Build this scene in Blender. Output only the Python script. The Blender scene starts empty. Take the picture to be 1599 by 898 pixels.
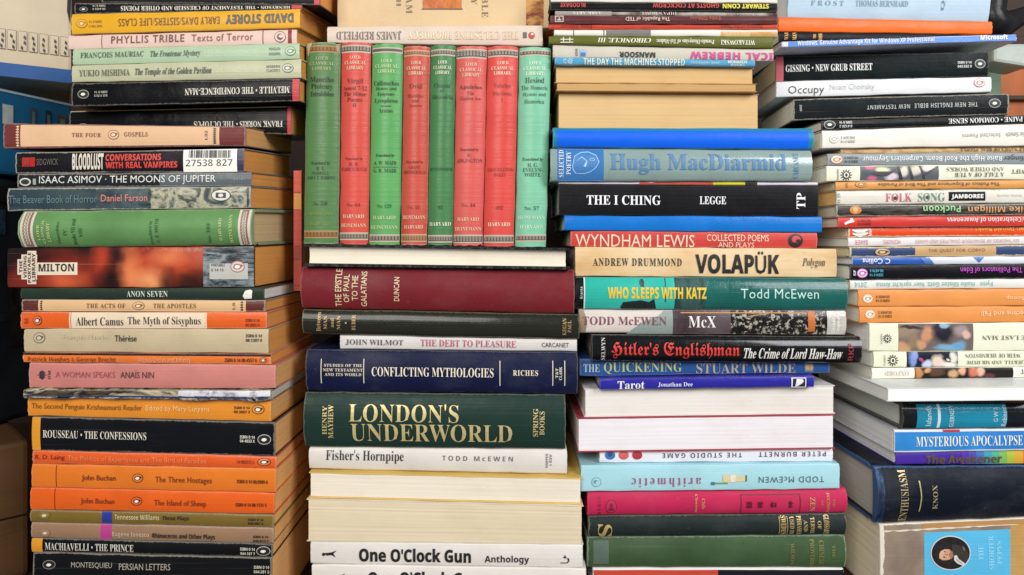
import bpy, bmesh, math, random
import numpy as np
from mathutils import Vector
random.seed(7)
SC = bpy.context.scene
COL = SC.collection

# ------------------------------------------------------------------ camera, world, lights, exposure
F, CX, HY = 1100.0, 799.5, 375.0          # focal length, centre and eye level of the photograph (1599 px wide)
cam = bpy.data.objects.new('camera', bpy.data.cameras.new('camera'))
COL.objects.link(cam)
cam.data.sensor_width = 36
cam.data.lens = F / 1599 * 36
cam.data.shift_y = -(449 - HY) / 1599
cam.data.clip_start, cam.data.clip_end = 0.01, 50
cam.rotation_euler = (math.pi / 2, 0, 0)
SC.camera = cam
W = bpy.data.worlds.new('World'); SC.world = W; W.use_nodes = True
bgn = W.node_tree.nodes['Background']
bgn.inputs[0].default_value = (0.92, 0.95, 1.0, 1); bgn.inputs[1].default_value = 0.24
vs = SC.view_settings
vs.view_transform, vs.look, vs.exposure, vs.gamma = 'Standard', 'None', 0.0, 1.0

def area(name, loc, aim, size, size_y, power, col):
    l = bpy.data.lights.new(name, 'AREA'); l.shape = 'RECTANGLE'; l.size, l.size_y = size, size_y
    l.energy, l.color = power, col
    o = bpy.data.objects.new(name, l); COL.objects.link(o); o.location = loc
    o.rotation_euler = (Vector(aim) - Vector(loc)).to_track_quat('-Z', 'Y').to_euler()
    return o
area('window_light', (1.10, -0.68, 0.78), (0.28, 0.57, -0.08), 0.75, 0.75, 22, (0.98, 0.98, 1.0))
area('front_window_light', (-0.42, -0.85, 0.55), (0.24, 0.57, -0.10), 0.8, 0.6, 18, (1.0, 0.96, 0.89))

# ------------------------------------------------------------------ materials
def lin(h):
    h = h.lstrip('#')
    c = [int(h[i:i + 2], 16) / 255 for i in (0, 2, 4)]
    return tuple(x / 12.92 if x <= .04045 else ((x + .055) / 1.055) ** 2.4 for x in c) + (1,)
MC = {}
def dim(h, f):
    c = [int(h[i:i + 2], 16) / 255 for i in (1, 3, 5)]
    return '#' + ''.join('%02x' % min(242, round(255 * (x ** 2.2 * f) ** (1 / 2.2))) for x in c)
class N:
    def __init__(s, name):
        s.m = bpy.data.materials.new(name); s.m.use_nodes = True
        s.t = s.m.node_tree; s.p = s.t.nodes['Principled BSDF']
    def n(s, ty, **k):
        o = s.t.nodes.new(ty)
        for a, b in k.items(): setattr(o, a, b)
        return o
    def l(s, a, b): s.t.links.new(a, b)
    def coords(s, kind, scale):
        tc = s.n('ShaderNodeTexCoord'); mp = s.n('ShaderNodeMapping'); mp.inputs['Scale'].default_value = scale
        s.l(tc.outputs[kind], mp.inputs[0]); return mp.outputs[0]
    def noise(s, vec, scale, detail=3, rough=.55, dist=0):
        o = s.n('ShaderNodeTexNoise'); s.l(vec, o.inputs['Vector'])
        o.inputs['Scale'].default_value, o.inputs['Detail'].default_value = scale, detail
        o.inputs['Roughness'].default_value, o.inputs['Distortion'].default_value = rough, dist
        return o.outputs['Fac']
    def rng(s, x, a, b, c=0., d=1.):
        o = s.n('ShaderNodeMapRange'); s.l(x, o.inputs[0])
        for i, v in enumerate((a, b, c, d)): o.inputs[i + 1].default_value = v
        return o.outputs[0]
    def mul(s, a, b, op='MULTIPLY'):
        o = s.n('ShaderNodeMath', operation=op)
        for i, x in enumerate((a, b)):
            if isinstance(x, (int, float)): o.inputs[i].default_value = x
            else: s.l(x, o.inputs[i])
        return o.outputs[0]
    def mix(s, f, a, b):
        o = s.n('ShaderNodeMix', data_type='RGBA')
        for i, x in ((0, f), (6, a), (7, b)):
            if isinstance(x, (int, float)): o.inputs[i].default_value = x
            elif isinstance(x, tuple): o.inputs[i].default_value = x
            else: s.l(x, o.inputs[i])
        return o.outputs[2]
    def bump(s, h, strength, dist):
        o = s.n('ShaderNodeBump'); o.inputs['Strength'].default_value, o.inputs['Distance'].default_value = strength, dist
        s.l(h, o.inputs['Height']); s.l(o.outputs[0], s.p.inputs['Normal'])
def shade(c, f): return tuple(min(1, x * f) for x in c[:3]) + (1,)

def cover(hexc, rough=.38, wear=.5, cloth=False, art=None, coat=0., wearcol=None, stain=.5):
    """printed board or cloth: tone variation, stains, rubbed edges, crease lines"""
    key = ('c', hexc, rough, wear, cloth, art, coat, wearcol, stain)
    if key in MC: return MC[key]
    k = N('book_cloth' if cloth else 'printed_cover'); c = lin(hexc)
    ob = k.coords('Object', (1, 1, 1))
    if art:
        cols, sc, dist, st = art
        v = k.coords('Object', st)
        f = k.noise(v, sc, 4, .6, dist * .35)
        rp = k.n('ShaderNodeValToRGB'); k.l(f, rp.inputs[0]); e = rp.color_ramp.elements
        lo, hi = .30, .70
        for i, h in enumerate(cols):
            p = lo + (hi - lo) * i / max(1, len(cols) - 1)
            if i < 2: e[i].position = p; e[i].color = lin(h)
            else: q = e.new(p); q.color = lin(h)
        base = rp.outputs[0]
    else:
        base = k.mix(k.rng(k.noise(ob, 28, 4), .3, .7), shade(c, 1 - .16 * stain), shade(c, 1 + .10 * stain))
    # stains
    sm = k.mul(k.rng(k.noise(ob, 55, 5, .65), .60, .80), .22 * stain)
    base = k.mix(sm, base, shade(c, .55) if not art else (.05, .04, .03, 1))
    if cloth:
        fd = k.mul(k.rng(k.noise(k.coords('Object', (1, 1, 1.8)), 22, 5, .65), .48, .72), .30)
        base = k.mix(fd, base, tuple(x * .75 + .07 for x in c[:3]) + (1,))
        base = k.mix(k.mul(k.rng(k.noise(ob, 240, 3, .6), .68, .78), .35), base, tuple(x * .6 + .12 for x in c[:3]) + (1,))
    # long rub lines
    lnn = k.noise(k.coords('Object', (9, 9, 900)), 1, 2)
    ln = k.mul(k.rng(lnn, .66 - .06 * max(0, wear - .5), .80), .10 + .7 * max(0., wear - .55) if wear > .3 else .05 * wear)
    wc = lin(wearcol) if wearcol else tuple(.55 * x + .45 * y for x, y in zip(c[:3], (.72, .66, .56))) + (1,)
    base = k.mix(ln, base, wc)
    # rubbed edges: the UV map holds the distance to the end and to the edge of the spine
    uv = k.n('ShaderNodeUVMap', uv_map='edge'); sx = k.n('ShaderNodeSeparateXYZ'); k.l(uv.outputs[0], sx.inputs[0])
    nz = k.noise(ob, 420, 4, .7)
    d = k.mul(sx.outputs[0], sx.outputs[1], 'MINIMUM')
    d2 = k.mul(d, k.mul(nz, .0022, 'MULTIPLY'), 'SUBTRACT')
    em = k.mul(k.rng(d2, -.0007 + .0003 * min(1, wear), -.0002 + .0003 * min(1, wear), 1., 0.), min(1., max(0., wear - .15) * 1.35))
    base = k.mix(em, base, wc)
    k.l(base, k.p.inputs['Base Color'])
    k.l(k.rng(k.noise(ob, 60, 4), .3, .7, rough - .10, rough + .08), k.p.inputs['Roughness'])
    k.p.inputs['Specular IOR Level'].default_value = .10 if sum(c[:3]) < .09 else .12 if cloth else .22
    if coat: k.p.inputs['Coat Weight'].default_value = coat; k.p.inputs['Coat Roughness'].default_value = .12
    if cloth: k.bump(k.noise(k.coords('Object', (1, 1, 1.6)), 1500, 2), .35, .0004)
    else: k.bump(k.mul(k.noise(ob, 90 if not coat else 60, 4), k.mul(lnn, .5), 'ADD'), .28 if not coat else .55, .0012)
    MC[key] = k.m; return k.m

def blurred(base_h, blobs, rough=.2, coat=.3, warp=1., rub=.28, bmp=.5, soft=.15):
    """a printed, out-of-focus picture: soft coloured patches on a dark ground, placed in the book's own space"""
    k = N('printed_picture'); ob = k.coords('Object', (1, 1, 1)); col = lin(base_h)
    nz = k.n('ShaderNodeTexNoise'); k.l(ob, nz.inputs['Vector']); nz.inputs['Scale'].default_value = 55; nz.inputs['Detail'].default_value = 3
    v1 = k.n('ShaderNodeVectorMath', operation='MULTIPLY_ADD'); k.l(nz.outputs['Color'], v1.inputs[0])
    nz.inputs['Scale'].default_value = 55 / warp ** .8; v1.inputs[1].default_value = (.012 * warp, 0, .010 * warp); k.l(ob, v1.inputs[2])
    for x, z, rx, rz, h, amt in blobs:
        a = k.n('ShaderNodeVectorMath', operation='SUBTRACT'); k.l(v1.outputs[0], a.inputs[0]); a.inputs[1].default_value = (x + .006 * warp, 0, z + .005 * warp)
        b = k.n('ShaderNodeVectorMath', operation='MULTIPLY'); k.l(a.outputs[0], b.inputs[0]); b.inputs[1].default_value = (1 / rx, 0, 1 / rz)
        c = k.n('ShaderNodeVectorMath', operation='LENGTH'); k.l(b.outputs[0], c.inputs[0])
        col = k.mix(k.rng(c.outputs['Value'], 1., soft, 0., amt), col, lin(h))
    ln = k.mul(k.rng(k.noise(k.coords('Object', (9, 9, 900)), 1, 2), .64, .78), rub)
    col = k.mix(ln, col, (.45, .40, .36, 1))
    k.l(col, k.p.inputs['Base Color']); k.p.inputs['Roughness'].default_value = rough; k.p.inputs['Coat Weight'].default_value = coat
    k.p.inputs['Coat Roughness'].default_value = .15; k.p.inputs['Specular IOR Level'].default_value = .25
    k.bump(k.noise(ob, 60, 4), bmp, .0012); return k.m

def pages(hexc, stripe=.5):
    """edge of a page block: fine lines that follow the leaves"""
    key = ('p', hexc, stripe)
    if key in MC: return MC[key]
    k = N('page_edges'); c = lin(hexc); ob = k.coords('Object', (1, 1, 1))
    uv = k.n('ShaderNodeUVMap', uv_map='edge')
    mp = k.n('ShaderNodeMapping'); mp.inputs['Scale'].default_value = (7, 1500, 1); k.l(uv.outputs[0], mp.inputs[0])
    f1 = k.noise(mp.outputs[0], 1, 2, .6)
    mp2 = k.n('ShaderNodeMapping'); mp2.inputs['Scale'].default_value = (4, 330, 1); k.l(uv.outputs[0], mp2.inputs[0])
    f2 = k.noise(mp2.outputs[0], 1, 2, .6)
    b = k.mix(k.rng(f1, .3, .7), shade(c, 1 - .11 * stripe), shade(c, 1.06))
    b = k.mix(k.mul(k.rng(f2, .52, .72), .13 * stripe), b, shade(c, .70))
    b = k.mix(k.mul(k.rng(k.noise(ob, 38, 4), .50, .75), .25), b, shade((c[0], c[1] * .92, c[2] * .78), .86))
    gap = k.n('ShaderNodeMapping'); gap.inputs['Scale'].default_value = (2.5, 620, 1); k.l(uv.outputs[0], gap.inputs[0])
    b = k.mix(k.mul(k.rng(k.noise(gap.outputs[0], 1, 1, .4, .15), .71, .78), .20), b, shade(c, .45))
    b = k.mix(k.mul(k.rng(k.noise(k.coords('Object', (1, 1, 2.5)), 16, 5, .65), .52, .74), .22), b, shade((c[0], c[1] * .95, c[2] * .86), .72))
    b = k.mix(k.mul(k.rng(k.noise(ob, 260, 2), .72, .80), .35), b, shade((c[0], c[1] * .8, c[2] * .6), .7))
    k.l(b, k.p.inputs['Base Color']); k.p.inputs['Roughness'].default_value = .85
    k.p.inputs['Specular IOR Level'].default_value = .12
    k.bump(f1, .35, .0004)
    MC[key] = k.m; return k.m

def ink(hexc, rough=.45, metal=0., fade=.25):
    key = ('i', hexc, rough, metal, fade)
    if key in MC: return MC[key]
    k = N('printing_ink'); c = lin(hexc); ob = k.coords('Object', (1, 1, 1))
    b = k.mix(k.mul(k.rng(k.noise(ob, 500, 3), .45, .75), fade), c, shade(c, .6) if sum(c[:3]) > .6 else tuple(x * .8 + .06 for x in c[:3]) + (1,))
    k.l(b, k.p.inputs['Base Color']); k.p.inputs['Roughness'].default_value = rough; k.p.inputs['Metallic'].default_value = metal
    MC[key] = k.m; return k.m
def gold(hexc='#d9bd78'): return ink(hexc, .38, .25, .5)
def M(x): return ink(x) if isinstance(x, str) else x

# ------------------------------------------------------------------ objects
def link(name, me, parent=None):
    o = bpy.data.objects.new(name, me); COL.objects.link(o)
    if parent: o.parent = parent
    return o
def mesh(name, vs_, fs, mats, parent=None, mi=None, uv=None, smooth=False):
    me = bpy.data.meshes.new(name); me.from_pydata([tuple(v) for v in vs_], [], fs)
    for m in mats: me.materials.append(m)
    if mi: me.polygons.foreach_set('material_index', mi)
    if uv:
        l = me.uv_layers.new(name='edge'); l.data.foreach_set('uv', [c for f in uv for p in f for c in p])
    if smooth: me.polygons.foreach_set('use_smooth', [True] * len(me.polygons))
    me.update(); return link(name, me, parent)
def tag(o, label, cat, group=None, kind=None):
    if label: o['label'] = label; o['category'] = cat
    if group: o['group'] = group
    if kind: o['kind'] = kind
    return o
def to3(x, y, d): return Vector(((x - CX) * d / F, d, (HY - y) * d / F))

# ------------------------------------------------------------------ lettering (Blender's own built-in typeface and its fallbacks)
MATH = {'s': (0x1D400, 0x1D41A, 0x1D7CE), 'r': (0x1D400, 0x1D41A, 0x1D7CE), 'i': (0x1D400, 0x1D41A, 0x1D7CE), 'bi': (0x1D400, 0x1D41A, 0x1D7CE),
        'f': (0x1D56C, 0x1D586, None), 'n': (0x1D5D4, 0x1D5EE, 0x1D7EC), 'nb': (0x1D5D4, 0x1D5EE, 0x1D7EC)}
SHEAR = {'i': .28, 'bi': .24}
OFFS = {'r': -.0065, 'i': -.0065, 'n': -.017, 'gb': .008, 'nx': .02, 'gl': -.006}
def face_text(s, f):
    key = {'nx': 'nb'}.get(f, f)
    if key not in MATH: return s
    a, b, d = MATH[key]; o = ''
    for c in s:
        if 'A' <= c <= 'Z': o += chr(a + ord(c) - 65)
        elif 'a' <= c <= 'z': o += chr(b + ord(c) - 97)
        elif '0' <= c <= '9' and d: o += chr(d + ord(c) - 48)
        else: o += c
    return o
GLY = {}
def bake_lettering(reqs):
    tmp = {}
    for s, f, sp in set(reqs):
        cu = bpy.data.curves.new('tmp', 'FONT'); cu.body = face_text(s, f); cu.size = 1; cu.offset = OFFS.get(f, 0)
        cu.space_character = sp; cu.shear = SHEAR.get(f, 0); cu.resolution_u = 2
        o = bpy.data.objects.new('tmp', cu); COL.objects.link(o); tmp[(s, f, sp)] = o
    bpy.context.view_layer.update(); dg = bpy.context.evaluated_depsgraph_get()
    for k, o in tmp.items():
        ev = o.evaluated_get(dg); me = ev.to_mesh()
        v = [(p.co.x, p.co.y) for p in me.vertices]; fs = [tuple(p.vertices) for p in me.polygons]; ev.to_mesh_clear()
        if v:
            x0, x1 = min(p[0] for p in v), max(p[0] for p in v); y0, y1 = min(p[1] for p in v), max(p[1] for p in v)
            v = [((x - x0) / max(1e-6, x1 - x0), (y - y0) / max(1e-6, y1 - y0)) for x, y in v]
        # glyph triangles of one string share a plane: keep them facing out
        out = []
        for f_ in fs:
            (ax, ay), (bx_, by_), (cx_, cy_) = v[f_[0]], v[f_[1]], v[f_[2]]
            out.append(f_ if (bx_ - ax) * (cy_ - ay) - (by_ - ay) * (cx_ - ax) >= 0 else f_[::-1])
        GLY[k] = (v, out)
    for o in tmp.values():
        cu = o.data; bpy.data.objects.remove(o); bpy.data.curves.remove(cu)

def ell(cx, cy, rx, ry, n=20, a0=0, a1=360):
    return [(cx + rx * math.cos(math.radians(a0 + (a1 - a0) * i / n)), cy + ry * math.sin(math.radians(a0 + (a1 - a0) * i / n))) for i in range(n if a1 - a0 == 360 else n + 1)]
def rect(x0, y0, x1, y1): return [(x0, y0), (x1, y0), (x1, y1), (x0, y1)]

# ------------------------------------------------------------------ books
BOOKS = []
def pic(b, base_h, blobs, warp=.7):
    """small painted picture: soft patches given in photograph px, turned into the book's own space"""
    xl, xr, a, yb0, c, yb1 = b.q; d = b.d[0]; xm, yb = (xl + xr) / 2, (yb0 + yb1) / 2
    return blurred(base_h, [((x - xm) * d / F, (yb - y) * d / F, rx * d / F, ry * d / F, h, a_) for x, y, rx, ry, h, a_ in blobs], .36, 0., warp, .05, .2, .5)
TABLE = -0.285
def left_tilt(z):
    y = HY - z * F / .545
    return max(0., min(1., (420 - y) / 400)) * .15
class Book:
    def __init__(s, stack, style, d, q, label, D=None, col=None, page='#e4d9c4', bulge=None, vert=False, tilt=None, dx=0., t=None,
                 kind=None, cat='book', wave=1., name=None, group=None, snap=True, down=False):
        s.stack, s.style, s.q, s.label, s.vert = stack, style, q, label, vert
        s.d = d if isinstance(d, tuple) else (d, d)
        hb = style in ('hb', 'fhb')
        s.hb = hb
        s.D = D or (.14 if hb else .11)
        s.cov = cover(col) if isinstance(col, str) else col
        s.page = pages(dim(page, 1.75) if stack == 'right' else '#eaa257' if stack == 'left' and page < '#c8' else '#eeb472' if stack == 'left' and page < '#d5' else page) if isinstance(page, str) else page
        s.t = t or (.0024 if hb else .0006)
        s.bulge = bulge if bulge is not None else (.0035 if hb else .0008)
        if style[0] == 'f': s.bulge = 0
        s.tilt = tilt; s.dx = dx; s.cat = cat; s.wave = wave; s.snap = snap
        s.name = name or ('hardback_book' if hb else 'paperback_book'); s.group = group
        dl, dr = s.d
        if vert:
            xlt, xrt, xlb, xrb, yt, yb = q
            s.c = [[to3(xlt, yt, dl), to3(xrt, yt, dl)], [to3(xlb, yb, dl), to3(xrb, yb, dl)]]
        else:
            xl, xr, ytl, ybl, ytr, ybr = q
            s.c = [[to3(xl, ytl, dl), to3(xl, ybl, dl)], [to3(xr, ytr, dr), to3(xr, ybr, dr)]]
            if down:
                for k in (0, 1): s.c[k][1].z = TABLE + .0005
                s.q = (xl, xr, ytl, HY - TABLE * F / dl, ytr, HY - TABLE * F / dr)
        s.txt, s.bands, s.emb = [], [], []
        BOOKS.append(s)
    # --- photograph position -> position on the spine
    def uv(s, x, y):
        if s.vert:
            xlt, xrt, xlb, xrb, yt, yb = s.q
            u = (y - yt) / (yb - yt); a = xlt + (xlb - xlt) * u; b = xrt + (xrb - xrt) * u
            return u, (x - a) / (b - a)
        xl, xr, ytl, ybl, ytr, ybr = s.q
        u = (x - xl) / (xr - xl); a = ytl + (ytr - ytl) * u; b = ybl + (ybr - ybl) * u
        return u, (y - a) / (b - a)
    # --- spine surface; w metres behind the front plane, out metres proud of the surface
    def S(s, u, v, w=0., out=0.):
        c = s.c
        p = (c[0][0] * (1 - v) + c[0][1] * v) * (1 - u) + (c[1][0] * (1 - v) + c[1][1] * v) * u
        vv = min(1., max(0., v))
        off = s.bulge * (1 - (2 * vv - 1) ** 2)
        if w < .004: out = out + s.wobble(u)
        y = w - off * s.kbul(w) - out
        tz = s.tilt(p.z) if s.tilt else 0.
        return Vector((p.x + s.dx * y, p.y + y, p.z + tz * y))
    NU = 14
    def wobble(s, u):
        f = min(.99999, max(0., u)) * s.NU; i = int(f); return (s.wob[0][i] * (1 - f + i) + s.wob[0][i + 1] * (f - i)) * s.amp
    def S_many(s, u, v, out):
        """spine surface for arrays of u, v"""
        c = [[np.array(p) for p in r] for r in s.c]; U, V = u[:, None], v[:, None]
        p = (c[0][0] * (1 - V) + c[0][1] * V) * (1 - U) + (c[1][0] * (1 - V) + c[1][1] * V) * U
        y = -s.bulge * (1 - (2 * np.clip(v, 0, 1) - 1) ** 2) - out - np.interp(u, np.linspace(0, 1, s.NU + 1), s.wob[0]) * s.amp
        tz = np.array([s.tilt(z) for z in p[:, 2]]) if s.tilt else 0.
        return np.stack([p[:, 0] + s.dx * y, p[:, 1] + y, p[:, 2] + tz * y], 1)
    def decal(s, name, polys, mats, mi, lifts, parent, base):
        """flat outlines in spine coordinates, cut finely enough to follow the rounded spine"""
        bm = bmesh.new()
        vs_, fs = polys[0], polys[1]
        bv = [bm.verts.new((u, v, lf)) for (u, v), lf in zip(vs_, lifts)]
        for f, m in zip(fs, mi):
            try: q = bm.faces.new([bv[i] for i in f]); q.material_index = m
            except ValueError: pass
        bmesh.ops.triangulate(bm, faces=[f for f in bm.faces if len(f.verts) > 3])
        v0 = min(p[1] for p in vs_); v1 = max(p[1] for p in vs_)
        n = 12 if s.bulge > .002 else 8
        u0 = min(p[0] for p in vs_); u1 = max(p[0] for p in vs_)
        for k in range(1, s.NU):
            if u0 < k / s.NU < u1: bmesh.ops.bisect_plane(bm, geom=bm.verts[:] + bm.edges[:] + bm.faces[:], plane_co=(k / s.NU, 0, 0), plane_no=(1, 0, 0), dist=1e-7)
        for k in range(1, n):
            if v0 < k / n < v1:
                bmesh.ops.bisect_plane(bm, geom=bm.verts[:] + bm.edges[:] + bm.faces[:], plane_co=(0, k / n, 0), plane_no=(0, 1, 0), dist=1e-7)
        a = np.array([v.co for v in bm.verts])
        w3 = s.S_many(a[:, 0], a[:, 1], a[:, 2]) - np.array(base)
        for v, p in zip(bm.verts, w3): v.co = p
        bm.normal_update()
        fl = [f for f in bm.faces if f.normal.y > 0]
        if fl: bmesh.ops.reverse_faces(bm, faces=fl)
        me = bpy.data.meshes.new(name); bm.to_mesh(me); bm.free()
        for m in mats: me.materials.append(m)
        return link(name, me, parent)
    def kbul(s, w): return max(0., 1 - w / .004)
    def t_(s, st, x0, y0, x1, y1, f='g', col='#111111', rot=0, sp=1.):
        s.txt.append((st, x0, y0, x1, y1, f, M(col), rot, sp)); return s
    def band(s, x0, x1, m, v0=.015, v1=.985, name='colour_band', out=.00012):
        s.bands.append((x0, x1, m if not isinstance(m, str) else cover(m, wear=.3), v0, v1, name, out)); return s
    def poly(s, name, items):           # items: (points in photograph px, material, layer)
        s.emb.append((name, items)); return s
    def penguin(s, cx, cy, w, h, bg='#e08030', body='#151515', belly='#f2ede2', ring='#1a1a1a', flip=1):
        rx, ry = w / 2, h / 2; f = flip
        it = [(ell(cx, cy, rx, ry, 24), M(ring), 0), (ell(cx, cy, rx * .9, ry * .86, 24), M(bg), 1),
              ([(cx + f * rx * a, cy + ry * b) for a, b in ((-.62, .1), (-.45, -.35), (0, -.5), (.35, -.38), (.62, -.34), (.84, -.12), (.62, .02), (.45, .3), (.05, .52), (-.4, .42))], M(body), 2),
              ([(cx + f * rx * a, cy + ry * b) for a, b in ((-.42, .08), (-.25, -.25), (.1, -.28), (.36, -.12), (.34, .12), (.05, .36), (-.28, .3))], M(belly), 3)]
        return s.poly('publisher_emblem', it)
    def shape(s, w0, w1, ue, v0, v1): pass
    def build(s):
        L = ((s.c[0][0] + s.c[0][1]) - (s.c[1][0] + s.c[1][1])).length / 2
        T = ((s.c[0][0] + s.c[1][0]) - (s.c[0][1] + s.c[1][1])).length / 2
        D, t = s.D, s.t
        rnd = random.Random(sum(map(ord, s.label)))
        nu = s.NU
        g = lambda: max(-1.6, min(1.6, rnd.gauss(0, 1)))
        wob = s.wob = [[g() for _ in range(nu + 1)] for _ in range(3)]
        amp = s.amp = .00018 * s.wave
        base = s.S(.5, 1, D * .5) if not s.vert else s.S(1, .5, D * .5)
        root = bpy.data.objects.new(s.name, None); COL.objects.link(root); root.location = base
        root.empty_display_size = .02
        tag(root, s.label, s.cat, s.group or GROUPS.get(s.stack))
        P = lambda u, v, w=0., out=0.: s.S(u, v, w, out) - base
        # cover
        tt = min(t, T * .2)
        if s.style in ('pb', 'hb'):
            r = min(.0008 if s.style == 'pb' else .0016, T * .25)
            prof = []
            if s.style == 'hb' and T > .012:
                prof += [(D, 0), (.0105, 0), (.0085, .0004), (.0068, .0013), (.0050, .0007), (.0032, .0001)]
            else:
                prof += [(D, 0), (.006, 0), (r * 1.6, 0)]
            arc = [(r * (1 - math.sin(a)), r * (1 - math.cos(a))) for a in (math.radians(18), math.radians(45), math.radians(72))]
            half = prof + arc
            ns = 8
            mid = [(0., (r + (T - 2 * r) * i / ns)) for i in range(ns + 1)]
            full = [(w, z) for w, z in half] + mid + [(w, T - z) for w, z in reversed(half)]
            def inner(w, z):
                zz = min(max(z, tt), T - tt); return (max(w, tt), zz)
            inn = [inner(w, z) for w, z in full]
            first_sp, last_sp = len(half) - 1, len(half) + ns + 1
        else:
            # two boards with the open edge to the front, the spine far behind
            full = [(0, T * 0 + .0)]
        vs_, fs, uvs = [], [], []
        if s.style in ('pb', 'hb'):
            n = len(full)
            for i in range(nu + 1):
                u = i / nu
                j = [w_[i] * amp for w_ in wob]
                for (w, z) in full:
                    v = z / T
                    o_ = 0
                    dz = (j[1] * (1 - v) + j[2] * v) * (1 if w < .02 else .3)
                    # corners of the ends are a little rubbed back
                    eu = 0.
                    if i in (0, nu) and w < .003: eu = (1 if i == 0 else -1) * abs(rnd.gauss(0, .0006 if z < .002 or z > T - .002 else .0003)) / L
                    p = P(u + eu, v, w, o_)
                    p = p + (Vector((0, 0, dz)) if not s.vert else Vector((dz, 0, 0)))
                    vs_.append(p)
                for (w, z) in inn: vs_.append(P(u, z / T, w))
            def euv(i, k):
                w, z = full[k]
                e = min(z, T - z) if w < .003 else max(.0, .0) + (w * .6)
                return (min(i / nu, 1 - i / nu) * L, e)
            for i in range(nu):
                a, b = i * 2 * n, (i + 1) * 2 * n
                for k in range(n - 1):
                    fs.append((a + k, a + k + 1, b + k + 1, b + k)); uvs.append([euv(i, k), euv(i, k + 1), euv(i + 1, k + 1), euv(i + 1, k)])
                    fs.append((b + n + k, b + n + k + 1, a + n + k + 1, a + n + k)); uvs.append([(.05, .05)] * 4)
                for k in (0, n - 1):
                    q = (a + k, b + k, b + n + k, a + n + k)
                    fs.append(q if k == 0 else q[::-1]); uvs.append([(.05, .05)] * 4)
            for i in (0, nu):
                a = i * 2 * n
                for k in range(n - 1):
                    q = (a + k, a + n + k, a + n + k + 1, a + k + 1)
                    fs.append(q if i == 0 else q[::-1]); uvs.append([(.0, .0006)] * 4)
            if s.vert: fs = [f[::-1] for f in fs]; uvs = [x[::-1] for x in uvs]
            cov = mesh('cover', vs_, fs, [s.cov], root, uv=uvs)
            me = cov.data
            me.polygons.foreach_set('use_smooth', [True] * len(me.polygons))
            try:
                me.set_sharp_from_angle(angle=math.radians(40))
            except Exception: pass
        else:
            for (v0, v1) in ((0, tt / T), (1 - tt / T, 1)):
                k0 = len(vs_)
                for i in range(nu + 1):
                    u = i / nu
                    for (w, v) in ((0, v0), (0, v1), (D, v1), (D, v0)):
                        p = P(u, v, w, (wob[1][i] * amp - s.wobble(u)) if w == 0 and v0 else 0)
                        p.z += wob[2][i] * amp * .6 * (1 if (v in (0,)) else 0)
                        vs_.append(p)
                for i in range(nu):
                    a, b = k0 + i * 4, k0 + i * 4 + 4
                    for k in range(4): fs.append((a + k, a + (k + 1) % 4, b + (k + 1) % 4, b + k)); uvs.append([(.01, .0009)] * 4)
                fs.append((k0, k0 + 3, k0 + 2, k0 + 1)); uvs.append([(.01, .0009)] * 4)
                a = k0 + nu * 4; fs.append((a, a + 1, a + 2, a + 3)); uvs.append([(.01, .0009)] * 4)
            # spine at the back
            k0 = len(vs_)
            for u in (0, 1):
                for (w, v) in ((D, .0), (D + t, .0), (D + t, 1), (D, 1)): vs_.append(P(u, v, w))
            for k in range(4): fs.append((k0 + k, k0 + (k + 1) % 4, k0 + 4 + (k + 1) % 4, k0 + 4 + k)); uvs.append([(.05, .05)] * 4)
            fs.append((k0, k0 + 3, k0 + 2, k0 + 1)); uvs.append([(.05, .05)] * 4); fs.append((k0 + 4, k0 + 5, k0 + 6, k0 + 7)); uvs.append([(.05, .05)] * 4)
            cov = mesh('cover', vs_, fs, [s.cov], root, uv=uvs)
        # page block
        e = .0030 if s.hb else rnd.uniform(.0006, .0014)
        K = max(6, min(26, int(T / .0013)))
        vs_, fs, uvs = [], [], []
        f0 = (tt + .0012 if s.style in ('pb', 'hb') else (.0032 if s.style == 'fhb' else .0004))
        b1 = D - (.0035 if s.hb else .0006) if s.style in ('pb', 'hb') else D - .0002
        g = tt / T + .0001 / T
        for k in range(K + 1):
            kk = k / K; v = g + (1 - 2 * g) * kk
            j = [abs(rnd.gauss(0, .00009)), abs(rnd.gauss(0, .00009)), abs(rnd.gauss(0, .00005))]
            if k in (0, K): j = [.0001] * 3
            cc = .0016 * (1 - (2 * kk - 1) ** 2) if s.style == 'fhb' else 0
            el, er = (e + j[0]) / L, (e + j[1]) / L
            ff = f0 + cc + (j[2] if s.style[0] == 'f' else 0)
            for (u, w) in ((el, ff), (1 - er, ff), (1 - er, b1), (el, b1)):
                p = s.S(u, v, w) - base if s.style[0] == 'f' else P(u, v, max(w, .0045) if w < .0045 else w)
                vs_.append(p)
        Dl = b1 - f0
        for k in range(K):
            a, b = 4 * k, 4 * k + 4; y0, y1 = k / K * T, (k + 1) / K * T
            for m_, (l0, l1) in enumerate(((0, L), (L, L + Dl), (L + Dl, 2 * L + Dl), (-Dl, 0))):
                p, q = m_, (m_ + 1) % 4
                fs.append((a + p, b + p, b + q, a + q)); uvs.append([(l0, y0), (l0, y1), (l1, y1), (l1, y0)])
        fs.append((0, 1, 2, 3)); uvs.append([(0, 0)] * 4); n4 = 4 * K
        fs.append((n4 + 3, n4 + 2, n4 + 1, n4)); uvs.append([(0, 0)] * 4)
        if s.vert: fs = [f[::-1] for f in fs]; uvs = [x[::-1] for x in uvs]
        mesh('page_block', vs_, fs, [s.page], root, uv=uvs)
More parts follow.
